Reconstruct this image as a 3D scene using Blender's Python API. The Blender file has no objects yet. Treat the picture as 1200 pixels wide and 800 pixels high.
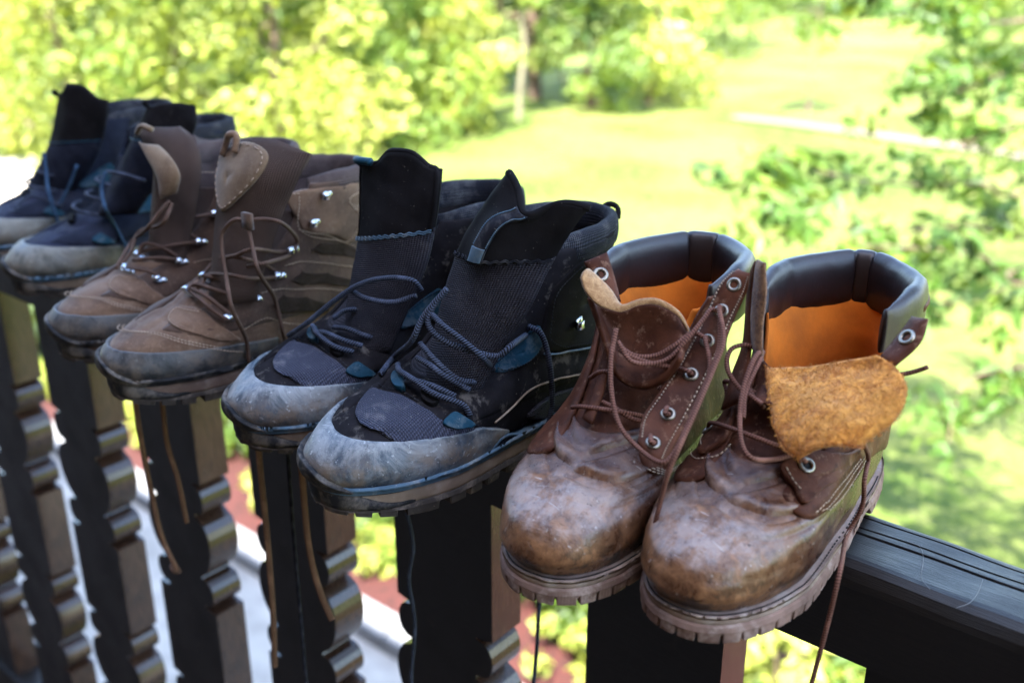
import bpy, bmesh, math, random
import numpy as np
from mathutils import Vector, Matrix
from mathutils.bvhtree import BVHTree
random.seed(7); RNG = np.random.default_rng(7)
scene = bpy.context.scene
COL = scene.collection

# ---------------------------------------------------------------- camera
FOC = 1200.0                                   # focal length in pixels of a 1200 x 800 frame
PITCH = math.atan(470/1200.0); AZ = math.radians(50.2)
_fh = np.array([-math.cos(AZ), math.sin(AZ), 0.0])
CR = np.array([_fh[1], -_fh[0], 0.0])
CF = math.cos(PITCH)*_fh - math.sin(PITCH)*np.array([0, 0, 1.0])
CU = math.sin(PITCH)*_fh + math.cos(PITCH)*np.array([0, 0, 1.0])
CAM = np.array([0.0, -0.594, 0.3905])
camd = bpy.data.cameras.new('camera'); cam = bpy.data.objects.new('camera', camd); COL.objects.link(cam)
camd.sensor_width = 36.0; camd.lens = 36.0; camd.clip_start = 0.02; camd.clip_end = 600
cam.matrix_world = Matrix(((CR[0], CU[0], -CF[0], CAM[0]), (CR[1], CU[1], -CF[1], CAM[1]), (CR[2], CU[2], -CF[2], CAM[2]), (0, 0, 0, 1)))
camd.dof.use_dof = True; camd.dof.focus_distance = 0.74; camd.dof.aperture_fstop = 4.2; camd.dof.aperture_blades = 7
scene.camera = cam

# ---------------------------------------------------------------- sky, sun, exposure
SUN_AZ = math.radians(152); SUN_EL = math.radians(56)      # azimuth clockwise from +Y: the sun stands behind the house
world = bpy.data.worlds.new('World'); scene.world = world; world.use_nodes = True
wn = world.node_tree.nodes; wl = world.node_tree.links
sky = wn.new('ShaderNodeTexSky'); sky.sky_type = 'NISHITA'; sky.sun_disc = False
sky.sun_elevation = SUN_EL; sky.sun_rotation = SUN_AZ
wl.new(sky.outputs[0], wn['Background'].inputs[0]); wn['Background'].inputs[1].default_value = 0.15
sund = bpy.data.lights.new('sun', 'SUN'); sund.energy = 5.0; sund.angle = math.radians(0.53); sund.color = (1.0, 0.95, 0.86)
sun = bpy.data.objects.new('sun', sund); COL.objects.link(sun)
sdir = Vector((math.sin(SUN_AZ)*math.cos(SUN_EL), math.cos(SUN_AZ)*math.cos(SUN_EL), math.sin(SUN_EL)))
sun.rotation_euler = sdir.to_track_quat('Z', 'Y').to_euler(); sun.location = (0, -3, 8)
vs = scene.view_settings; vs.view_transform = 'Standard'; vs.look = 'None'; vs.exposure = 3.2; vs.gamma = 1.0
scene.cycles.use_denoising = True; scene.cycles.max_bounces = 8; scene.cycles.transparent_max_bounces = 8
scene.cycles.caustics_reflective = False; scene.cycles.caustics_refractive = False

# ---------------------------------------------------------------- helpers
def px_ray(px, py):
    return CF + CR*(px-600)/FOC - CU*(py-400)/FOC
def at_z(px, py, z):
    r = px_ray(px, py); return CAM + r*((z-CAM[2])/r[2])
def at_y(px, py, y):
    r = px_ray(px, py); return CAM + r*((y-CAM[1])/r[1])
def at_d(px, py, d):
    return CAM + px_ray(px, py)*d
def project(P):
    d = np.asarray(P)-CAM; z = d@CF
    return np.stack([600+FOC*(d@CR)/z, 400-FOC*(d@CU)/z], -1)

def mesh_obj(name, verts, faces, mat, parent=None, smooth=True, uv=None, kind=None, label=None, cat=None, group=None, attr=None):
    me = bpy.data.meshes.new(name)
    me.from_pydata([tuple(map(float, v)) for v in verts], [], faces)
    if uv is not None:
        l = me.uv_layers.new(name='UVMap'); idx = np.empty(len(me.loops), dtype=np.int32)
        me.loops.foreach_get('vertex_index', idx)
        l.data.foreach_set('uv', np.asarray(uv, dtype=np.float32)[idx].ravel())
    if attr is not None:
        a = me.attributes.new('v', 'FLOAT', 'POINT'); a.data.foreach_set('value', np.asarray(attr, dtype=np.float32))
    mats = mat if isinstance(mat, (list, tuple)) else [mat]
    for m in mats: me.materials.append(m)
    if smooth: me.polygons.foreach_set('use_smooth', [True]*len(me.polygons))
    me.update()
    o = bpy.data.objects.new(name, me); COL.objects.link(o)
    if parent: o.parent = parent
    return tag(o, label, cat, group, kind)
def tag(o, label=None, cat=None, group=None, kind=None):
    if label: o['label'] = label
    if cat: o['category'] = cat
    if group: o['group'] = group
    if kind: o['kind'] = kind
    return o
def empty(name, loc, rz=0, label=None, cat=None, group=None):
    o = bpy.data.objects.new(name, None); COL.objects.link(o); o.location = loc; o.rotation_euler = (0, 0, rz); o.empty_display_size = .05
    return tag(o, label, cat, group)

def grid_faces(n, m, off=0, flip=False, wrap=False):
    F = []
    for i in range(n if wrap else n-1):
        for j in range(m-1):
            a = off+i*m+j; b = off+((i+1) % n)*m+j
            F.append((a, a+1, b+1, b) if flip else (a, b, b+1, a+1))
    return F
def shell(outer, inner, wrap=False):
    """closed solid from two (n,m,3) grids"""
    n, m = outer.shape[:2]; V = np.concatenate([outer.reshape(-1, 3), inner.reshape(-1, 3)]); K = n*m
    F = grid_faces(n, m, 0, False, wrap)+grid_faces(n, m, K, True, wrap)
    for i in range(n if wrap else n-1):
        i2 = (i+1) % n
        F.append((i*m, K+i*m, K+i2*m, i2*m)); F.append((i*m+m-1, i2*m+m-1, K+i2*m+m-1, K+i*m+m-1))
    if not wrap:
        for j in range(m-1):
            F.append((j, j+1, K+j+1, K+j)); r = (n-1)*m
            F.append((r+j, K+r+j, K+r+j+1, r+j+1))
    return V, F
def catmull(P, n, closed=False):
    P = np.asarray(P, float); k = len(P)
    if closed: Q = np.concatenate([P[-1:], P, P[:2]]); segs = k
    else: Q = np.concatenate([2*P[:1]-P[1:2], P, 2*P[-1:]-P[-2:-1]]); segs = k-1
    t = np.linspace(0, segs, n, endpoint=not closed); i = np.minimum(t.astype(int), segs-1); u = (t-i)[:, None]
    p0, p1, p2, p3 = Q[i], Q[i+1], Q[i+2], Q[i+3]
    return .5*((2*p1)+(p2-p0)*u+(2*p0-5*p1+4*p2-p3)*u*u+(3*p1-p0-3*p2+p3)*u**3)
def resample(P, step):
    d = np.r_[0, np.cumsum(np.linalg.norm(np.diff(P, axis=0), axis=1))]
    n = max(3, int(d[-1]/step)); t = np.linspace(0, d[-1], n)
    return np.stack([np.interp(t, d, P[:, k]) for k in range(3)], 1)
def tube_geo(P, r, n=8, cap=True):
    P = np.asarray(P); k = len(P); T = np.gradient(P, axis=0); T /= np.linalg.norm(T, axis=1)[:, None]+1e-12
    ref = np.array([.31, .17, .93]); u = np.cross(T[0], ref); u /= np.linalg.norm(u); V = []; UV = []; L = 0
    rr = r if np.ndim(r) else np.full(k, r)
    for i in range(k):
        u = u-T[i]*(u@T[i]); u /= np.linalg.norm(u)+1e-12; w = np.cross(T[i], u)
        if i: L += np.linalg.norm(P[i]-P[i-1])
        for j in range(n):
            a = 2*math.pi*j/n
            V.append(P[i]+rr[i]*(u*math.cos(a)+w*math.sin(a))); UV.append((L*100, abs(j/n*2-1)))
    F = []
    for i in range(k-1):
        for j in range(n):
            a = i*n+j; b = i*n+(j+1) % n; F.append((a, b, b+n, a+n))
    if cap: F.append(tuple(range(n-1, -1, -1))); F.append(tuple((k-1)*n+j for j in range(n)))
    return V, F, UV
def tube(name, P, r, mat, parent=None, n=8, smooth_n=None, step=.0025, **kw):
    P = np.asarray(P, float)
    if smooth_n is None: smooth_n = max(24, 12*len(P))
    if len(P) > 2: P = catmull(P, smooth_n)
    P = resample(P, step)
    V, F, UV = tube_geo(P, r if not callable(r) else r(np.linspace(0, 1, len(P))), n)
    return mesh_obj(name, V, F, mat, parent, uv=UV, **kw)
def join_geo(parts):
    V = []; F = []
    for v, f in parts:
        k = len(V); V += list(v); F += [tuple(i+k for i in q) for q in f]
    return V, F
def box_geo(c, sx, sy, sz, R=None):
    v = np.array([(x, y, z) for x in (-sx, sx) for y in (-sy, sy) for z in (-sz, sz)])/2.0
    if R is not None: v = v@np.asarray(R).T
    return list(v+np.asarray(c)), [(0, 1, 3, 2), (4, 6, 7, 5), (0, 4, 5, 1), (2, 3, 7, 6), (0, 2, 6, 4), (1, 5, 7, 3)]
def vnoise(P, scale, seed=0):
    """cheap smooth 3d noise in [-1,1] from sines"""
    r = np.random.default_rng(seed); o = np.zeros(np.asarray(P).shape[:-1])
    for k in range(7):
        w = r.normal(size=3)*scale*(1+.35*k); o += np.sin(P@w+r.uniform(0, 6.28))/(1+.35*k)
    return o/2.6
def sstep(a, b, x):
    t = np.clip((np.asarray(x, float)-a)/(b-a), 0, 1); return t*t*(3-2*t)

# ---------------------------------------------------------------- materials
class NT:
    def __init__(s, name):
        s.m = bpy.data.materials.new(name); s.m.use_nodes = True; s.t = s.m.node_tree
        s.b = s.t.nodes['Principled BSDF']; s._co = None
    def n(s, typ, **kw):
        x = s.t.nodes.new('ShaderNode'+typ)
        for k, v in kw.items(): setattr(x, k, v)
        return x
    def l(s, a, b): s.t.links.new(a, b)
    def co(s, which='Object', scale=None):
        if s._co is None: s._co = s.n('TexCoord')
        c = s._co.outputs[which]
        if scale is not None:
            mp = s.n('Mapping'); mp.inputs['Scale'].default_value = scale; s.l(c, mp.inputs[0]); c = mp.outputs[0]
        return c
    def noise(s, scale, detail=4, rough=.55, co=None, dist=0):
        x = s.n('TexNoise'); x.inputs['Scale'].default_value = scale; x.inputs['Detail'].default_value = detail
        x.inputs['Roughness'].default_value = rough; x.inputs['Distortion'].default_value = dist
        s.l(co if co is not None else s.co(), x.inputs['Vector']); return x.outputs['Fac']
    def ramp(s, fac, lo, hi, a=0.0, b=1.0, smooth=True):
        x = s.n('MapRange'); x.interpolation_type = 'SMOOTHSTEP' if smooth else 'LINEAR'
        for i, v in zip((1, 2, 3, 4), (lo, hi, a, b)): x.inputs[i].default_value = v
        s.l(fac, x.inputs[0]); return x.outputs[0]
    def mix(s, fac, a, b):
        x = s.n('Mix', data_type='RGBA')
        for inp, v in ((x.inputs[0], fac), (x.inputs[6], a), (x.inputs[7], b)):
            if isinstance(v, (tuple, list)): inp.default_value = (*v[:3], 1)
            elif isinstance(v, (int, float)): inp.default_value = v
            else: s.l(v, inp)
        return x.outputs[2]
    def math(s, op, a, b=None):
        x = s.n('Math', operation=op)
        for i, v in enumerate((a, b)):
            if v is None: continue
            if isinstance(v, (int, float)): x.inputs[i].default_value = v
            else: s.l(v, x.inputs[i])
        return x.outputs[0]
    def sep(s, co=None):
        x = s.n('SeparateXYZ'); s.l(co if co is not None else s.co(), x.inputs[0]); return x.outputs
    def bump(s, h, strength=.3, dist=.001, prev=None):
        x = s.n('Bump'); x.inputs['Strength'].default_value = strength; x.inputs['Distance'].default_value = dist
        s.l(h, x.inputs['Height'])
        if prev is not None: s.l(prev, x.inputs['Normal'])
        return x.outputs[0]
    def done(s, col=None, rough=None, normal=None, metal=None, spec=None, sheen=None):
        b = s.b
        def put(key, v):
            if v is None: return
            if isinstance(v, (tuple, list)): b.inputs[key].default_value = (*v[:3], 1)
            elif isinstance(v, (int, float)): b.inputs[key].default_value = v
            else: s.l(v, b.inputs[key])
        put('Base Color', col); put('Roughness', rough); put('Metallic', metal); put('Specular IOR Level', spec)
        if normal is not None: s.l(normal, b.inputs['Normal'])
        if sheen is not None: b.inputs['Sheen Weight'].default_value = sheen; b.inputs['Sheen Roughness'].default_value = .5
        return s.m
def weave(t, scale):
    """basket weave height from the UV map (metres)"""
    u = t.sep(t.co('UV'))
    a = t.math('SINE', t.math('MULTIPLY', u[0], scale)); b = t.math('SINE', t.math('MULTIPLY', u[1], scale))
    return t.math('MULTIPLY', t.math('ADD', a, b), .5)
def simple(name, c, rough=.6, var=.25, scale=60, bump=.15, bscale=400, metal=None, spec=None, sheen=None):
    t = NT(name); n1 = t.noise(scale, 5)
    col = t.mix(t.ramp(n1, .3, .7), tuple(x*(1-var) for x in c), tuple(min(1, x*(1+var)) for x in c))
    return t.done(col, rough, t.bump(t.noise(bscale, 3), bump, .0006), metal, spec, sheen)
# ================================================================ the setting
GZ = -3.4
# ---- materials of the setting
def grass_mat():
    t = NT('lawn'); co = t.co(); n1 = t.noise(.35, 4, co=co); n2 = t.noise(9, 6, .7, co=co); n3 = t.noise(60, 4, .7, co=co)
    c = t.mix(t.ramp(n1, .38, .62), (.055, .105, .012), (.15, .175, .042))
    c = t.mix(t.math('MULTIPLY', t.ramp(n2, .42, .70), .8), c, (.21, .22, .075)); c = t.mix(t.math('MULTIPLY', t.ramp(n3, .48, .66), .6), c, (.030, .065, .008))
    return t.done(c, .9, t.bump(n3, .8, .05), spec=.15)
def paint_mat():
    t = NT('dark_brown_paint'); co = t.co('Object', (4, 120, 120)); g = t.noise(6, 5, .6, co=co); n = t.noise(30, 4)
    c = t.mix(t.ramp(g, .3, .75), (.0045, .003, .0025), (.010, .0065, .005))
    c = t.mix(t.math('MULTIPLY', t.ramp(n, .62, .75), .5), c, (.026, .017, .013))
    r = t.ramp(t.noise(14, 4), .3, .7, .30, .48)
    return t.done(c, r, t.bump(t.noise(9, 4, .6, co=co), .35, .0012, t.bump(t.noise(260, 2), .15, .0006)), spec=.5)
def lit_side_mat():  # lighter brown puts the light on the baluster sides into the colour
    t = NT('lit_side_brown'); co = t.co('Object', (60, 60, 5)); g = t.noise(7, 5, .6, co=co)
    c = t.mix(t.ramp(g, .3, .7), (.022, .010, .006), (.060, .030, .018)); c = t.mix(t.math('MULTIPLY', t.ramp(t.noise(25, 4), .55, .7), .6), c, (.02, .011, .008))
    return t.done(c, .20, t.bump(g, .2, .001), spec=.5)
M_LAWN = grass_mat(); M_PAINT = paint_mat(); M_LITSIDE = lit_side_mat()
M_WALL = simple('dark_stained_timber', (.085, .048, .030), .8, .2, 3, .3, 90)
M_PLANK = simple('brown_floor_board', (.07, .045, .03), .7, .2, 8)
M_PAVE = simple('pale_paving', (.34, .31, .27), .85, .2, 4, .3, 60)
M_KERB = simple('grey_kerb_stone', (.17, .17, .175), .85, .15, 20, .3, 80)
M_MULCH = simple('red_mulch', (.036, .0065, .005), .95, .5, 25, .9, 60)
M_BARK = simple('bark', (.10, .065, .045), .9, .35, 14, .8, 40)
M_PALEBARK = simple('pale_bark', (.16, .14, .09), .9, .25, 14, .6, 40)
M_STONE = simple('pinkish_gravel', (.13, .10, .075), .95, .25, 12, .8, 30)

def sheet(name, x0, x1, y0, y1, z, mat, **kw):
    return mesh_obj(name, [(x0, y0, z), (x1, y0, z), (x1, y1, z), (x0, y1, z)], [(0, 1, 2, 3)], mat, smooth=False, kind='structure', **kw)
def ground():
    n = 60; xs = np.linspace(-1, 1, n); xs = np.sign(xs)*np.abs(xs)**2.2*260; X, Y = np.meshgrid(xs, xs+12, indexing='ij')
    Z = GZ+.12*vnoise(np.stack([X, Y, X*0], -1), .09, 3)*sstep(5, 14, Y)+.9*sstep(26, 60, Y)
    mesh_obj('lawn', np.stack([X, Y, Z], -1).reshape(-1, 3), grid_faces(n, n), M_LAWN, kind='structure')
ground()
sheet('paved_path', -60, 12, 1.35, 2.62, GZ+.012, M_PAVE)
for k in range(22):                                            # kerb stones between path and bed
    x = -17.6+k*.9; V, F = box_geo((x, 2.73, GZ+.03), .885, .2, .14)
    if k == 0: kerb = empty('kerb', (0, 0, 0)); tag(kerb, kind='structure')
    mesh_obj('kerb_stone', V, F, M_KERB, kerb, smooth=False)
def bed():
    n, m = 160, 14; X, Y = np.meshgrid(np.linspace(-22, 6, n), np.linspace(2.84, 4.3, m), indexing='ij')
    P = np.stack([X, Y, X*0], -1); Z = GZ+.03+.05*np.sin(np.clip((Y-2.84)/1.46, 0, 1)*math.pi)+.02*vnoise(P, 14, 5)
    mesh_obj('flower_bed', np.stack([X, Y, Z], -1).reshape(-1, 3), grid_faces(n, m), M_MULCH, kind='structure')
bed()
def gravel_drive():                                            # pale drive crossing the far lawn
    P = np.array([at_z(1330, 215, GZ), at_z(1200, 186, GZ), at_z(1060, 166, GZ), at_z(930, 148, GZ), at_z(860, 140, GZ)]); P = catmull(P, 40)
    T = np.gradient(P, axis=0); N = np.stack([-T[:, 1], T[:, 0], T[:, 0]*0], 1); N /= np.linalg.norm(N, axis=1)[:, None]
    A = P+N*.32; B = P-N*.32; V = np.stack([A, B], 1).reshape(-1, 3); V[:, 2] = GZ+.12*vnoise(np.stack([V[:, 0], V[:, 1], V[:, 0]*0], -1), .09, 3)+.9*sstep(26, 60, V[:, 1])+.05
    mesh_obj('gravel_drive', V, grid_faces(40, 2, flip=True), M_STONE, kind='structure')
    V = np.array([at_z(-260, 330, GZ), at_z(60, 262, GZ), at_z(50, 196, GZ), at_z(-260, 186, GZ)]); V[:, 2] = GZ+.14
    mesh_obj('sunlit_terrace', V, [(0, 1, 2, 3)], M_PAVE, smooth=False, kind='structure')
gravel_drive()
# ---- the unseen house behind the camera: added to keep the sun off the railing
def house():
    h = empty('house', (0, -2.3, GZ), 0, 'unseen dark timber house wall added to shade the balcony', 'house')
    V, F = box_geo((-6, -2.0, 3.95), 24, 4, 7.9); mesh_obj('wall', V, F, M_WALL, h, smooth=False)
    V, F = box_geo((-6, -1.9, 7.98), 24.6, 4.3, .14); mesh_obj('roof', V, F, M_BARK, h, smooth=False)
house()
fl = empty('balcony_floor', (0, 0, 0)); tag(fl, kind='structure')
for k in range(17):
    V, F = box_geo((-4, -2.22+k*.14, -1.06), 16, .132, .035)
    mesh_obj('floor_board', V, F, M_PLANK, fl, smooth=False)

# ---- railing
RW, RT = .077, .073
def railing():
    root = empty('balcony_railing', (-.6, .038, -1.04), 0, 'dark brown painted wooden balcony railing under the row of boots', 'railing')
    off = np.array([.6, -.038, 1.04])
    # handrail: cross-section with a chamfered front edge and weather cracks near the back edge
    prof = [(0, -RT), (0, -RT*.5), (0, -.016), (.0012, -.011), (.005, -.0045), (.010, -.0008), (.014, 0)]
    cracks = [(.032, .0007, .0012), (.0445, .0016, .0042), (.0525, .0012, .0030), (.0605, .0020, .0050), (.0665, .001, .003)]
    ys = [.020]
    for c, w, d in cracks: ys += [c-w-.0015, c-w, c-w*.35, c+w*.35, c+w, c+w+.0015]
    ys += [.0705]
    top = [(y, 0) for y in ys]
    prof = prof+top+[(.0735, -.0008), (.0762, -.004), (RW, -.009), (RW, -RT*.5), (RW, -RT)]
    prof = np.array(prof); xs = np.concatenate([np.linspace(-2.6, -.35, 120), np.linspace(-.345, .45, 420)])
    n, m = len(xs), len(prof); P = np.zeros((n, m, 3)); P[:, :, 0] = xs[:, None]; P[:, :, 1] = prof[None, :, 0]; P[:, :, 2] = prof[None, :, 1]
    for k, (c, w, d) in enumerate(cracks):
        amp = np.clip(.55+.9*vnoise(np.stack([xs, xs*0+k*3.1, xs*0], -1), 9, 20+k), 0, 1); wob = .0010*vnoise(np.stack([xs, xs*0+k, xs*0], -1), 22, 30+k)
        for j in range(m):
            y = prof[j, 0]
            if prof[j, 1] == 0 and abs(y-c) <= w+.0016:
                P[:, j, 1] += wob
                if abs(y-c) < w*.5: P[:, j, 2] -= d*amp
    P[:, :, 2] += .0006*vnoise(P, 60, 9)*(P[:, :, 2] > -.02)
    V = P.reshape(-1, 3); F = [tuple(reversed(q)) for q in grid_faces(n, m)]
    F = grid_faces(n, m, flip=False)
    for i in range(n-1): F.append((i*m+m-1, (i+1)*m+m-1, (i+1)*m, i*m))
    F.append(tuple(range(m))); F.append(tuple((n-1)*m+j for j in range(m-1, -1, -1)))
    mesh_obj('handrail', V-[-.6, .038, -1.04], F, M_PAINT, root, smooth=False)
    # baluster: board sawn to a turned outline; list of (z, half width) going down
    pts = []
    def seg(*a): pts.extend(a)
    def bead(z0, z1, w, dep):
        for k in range(9):
            a = math.pi*k/8; pts.append((z0+(z1-z0)*(1-math.cos(a))/2, w-dep+dep*math.sin(a)**.7))
    def ovolo(z0, z1, w, dep):
        for k in range(11):
            t = k/10; pts.append((z0+(z1-z0)*t, w-dep+dep*math.sin(math.pi*min(1, t*1.0)**.8)**.6))
    seg((-RT-.001, .067), (-.258, .067), (-.262, .045)); bead(-.264, -.308, .067, .022); seg((-.311, .044))
    ovolo(-.313, -.405, .072, .028); seg((-.408, .042)); bead(-.410, -.452, .066, .023); seg((-.456, .043), (-.459, .067), (-.612, .067), (-.615, .043))
    bead(-.619, -.661, .066, .023); seg((-.663, .042)); ovolo(-.666, -.758, .072, .028); seg((-.761, .044)); bead(-.763, -.807, .067, .022); seg((-.811, .045), (-.814, .067), (-1.02, .067))
    pts2 = [(-z, -w) for z, w in []]
    Rr = [(w, z) for z, w in pts]; Ll = [(-w, z) for z, w in reversed(pts)]; loop = Rr+Ll; k = len(loop); TH = .044
    V = [(x, 0, z) for x, z in loop]+[(x, TH, z) for x, z in loop]
    F = [tuple(range(k-1, -1, -1)), tuple(range(k, 2*k))]+[(i, (i+1) % k, k+(i+1) % k, k+i) for i in range(k)]
    me = None
    for i in range(-8, 4):
        cx = -.5502-.067+.2470*(i+2)
        if me is None:
            o = mesh_obj('baluster', V, F, [M_PAINT, M_LITSIDE], root, smooth=False); me = o.data
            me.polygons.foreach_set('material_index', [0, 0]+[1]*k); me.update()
            bm = bmesh.new(); bm.from_mesh(me); bmesh.ops.triangulate(bm, faces=[f for f in bm.faces if len(f.verts) > 4]); bm.to_mesh(me); bm.free()
        else: o = bpy.data.objects.new('baluster', me); COL.objects.link(o); o.parent = root
        o.location = Vector((cx, .036, 0))-Vector((-.6, .038, -1.04))
    V, F = box_geo((-.45+.0, .058-.038, .055), 4.1, .06, .07); mesh_obj('bottom_rail', V, F, M_PAINT, root, smooth=False)
    return root
railing()

# ---- foliage
def leaf_mat(name, c1, c2, c3, tm=.55, tf=.42):
    t = NT(name); a = t.n('Attribute'); a.attribute_name = 'v'; v = a.outputs['Fac']
    c = t.mix(t.ramp(v, 0, .55), c1, c2); c = t.mix(t.ramp(v, .55, 1), c, c3)
    out = t.t.nodes['Material Output']; d = t.n('BsdfDiffuse'); tr = t.n('BsdfTranslucent'); g = t.n('BsdfGlossy'); g.inputs['Roughness'].default_value = .6
    t.l(c, d.inputs[0]); mul = t.mix(tm, c, (.42, .46, .03)); t.l(mul, tr.inputs[0]); g.inputs[0].default_value = (1, 1, 1, 1)
    m1 = t.n('MixShader'); m1.inputs[0].default_value = tf; t.l(d.outputs[0], m1.inputs[1]); t.l(tr.outputs[0], m1.inputs[2])
    m2 = t.n('MixShader'); m2.inputs[0].default_value = .03; t.l(m1.outputs[0], m2.inputs[1]); t.l(g.outputs[0], m2.inputs[2]); t.l(m2.outputs[0], out.inputs[0])
    return t.m
M_LEAF = leaf_mat('leaf_green', (.022, .060, .006), (.10, .18, .020), (.28, .34, .045))
M_LEAFD = leaf_mat('leaf_deep', (.010, .030, .005), (.03, .075, .012), (.09, .15, .022))
M_LEAFN = leaf_mat('leaf_near_green', (.012, .045, .003), (.05, .125, .008), (.17, .25, .022), .35, .38)
M_LEAFY = leaf_mat('leaf_yellow', (.035, .080, .006), (.28, .33, .045), (.60, .60, .17))
def leaves(centers, radii, n, size, seed, flat=.7):
    """n rhombic leaves scattered through ellipsoid clumps; returns verts, faces, attribute"""
    r = np.random.default_rng(seed); C = np.asarray(centers); Rd = np.asarray(radii)
    w = np.prod(Rd, 1)**.75; k = r.choice(len(C), n, p=w/w.sum())
    d = r.normal(size=(n, 3)); d /= np.linalg.norm(d, axis=1)[:, None]; rad = r.uniform(0, 1, n)**.42
    P = C[k]+d*Rd[k]*rad[:, None]
    nr = d*.6+r.normal(size=(n, 3))*.7+np.array([0, 0, .5]); nr /= np.linalg.norm(nr, axis=1)[:, None]
    u = np.cross(nr, r.normal(size=(n, 3))); u /= np.linalg.norm(u, axis=1)[:, None]; v = np.cross(nr, u)
    s = size*r.uniform(.6, 1.35, n)[:, None]
    V = np.stack([P-u*s, P-v*s*.42+u*s*.1+nr*s*.06, P+u*s-nr*s*.15, P+v*s*.42+u*s*.1+nr*s*.06], 1).reshape(-1, 3)
    F = [(4*i, 4*i+1, 4*i+2, 4*i+3) for i in range(n)]
    cl = r.uniform(0, 1, len(C)); a = np.clip(.5*cl[k]+.5*r.uniform(0, 1, n), 0, 1)
    return V, F, np.repeat(a, 4)
def limb(a, b, r0, r1, bend=.12, seed=0, n=7):
    r = np.random.default_rng(seed); a, b = np.asarray(a, float), np.asarray(b, float); L = np.linalg.norm(b-a)
    P = [a+(b-a)*t+r.normal(size=3)*L*bend*math.sin(math.pi*t)*.5 for t in np.linspace(0, 1, n)]
    P = catmull(P, n*3); return tube_geo(P, np.linspace(r0, r1, len(P)), 7)[:2]
def tree(name, loc, h, rx, rz0, label, cat='tree', mat=None, n=3500, size=.11, seed=0, trunk=True, bark=None, clumps=16, group=None, tr=.12):
    r = np.random.default_rng(seed); root = empty(name, loc, 0, label, cat, group)
    C = []; Rd = []
    for i in range(clumps):
        z = rz0+(h-rz0)*(i+.5)/clumps; k = .45+.55*math.sin(math.pi*min(.95, max(.12, (z-rz0)/(h-rz0)*.8+.15)))
        a = i*2.4+r.uniform(-.5, .5); q = rx*k*r.uniform(.25, .85)
        C.append((q*math.cos(a), q*math.sin(a), z)); s = rx*r.uniform(.26, .5); Rd.append((s, s, s*r.uniform(.55, .9)))
    V, F, A = leaves(C, Rd, n, size, seed+1)
    mesh_obj('crown', V, F, mat or M_LEAF, root, smooth=False, attr=A)
    if trunk:
        G = [limb((0, 0, -.15), (r.uniform(-.2, .2), r.uniform(-.2, .2), h*.8), tr, tr*.25, .025, seed)]
        for i in range(0, clumps, 2): G.append(limb((0, 0, max(.2, C[i][2]-rx*.5)), C[i], tr*.35, tr*.1, .15, seed+i))
        V, F = join_geo(G); mesh_obj('trunk', V, F, bark or M_BARK, root)
    return root
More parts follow.
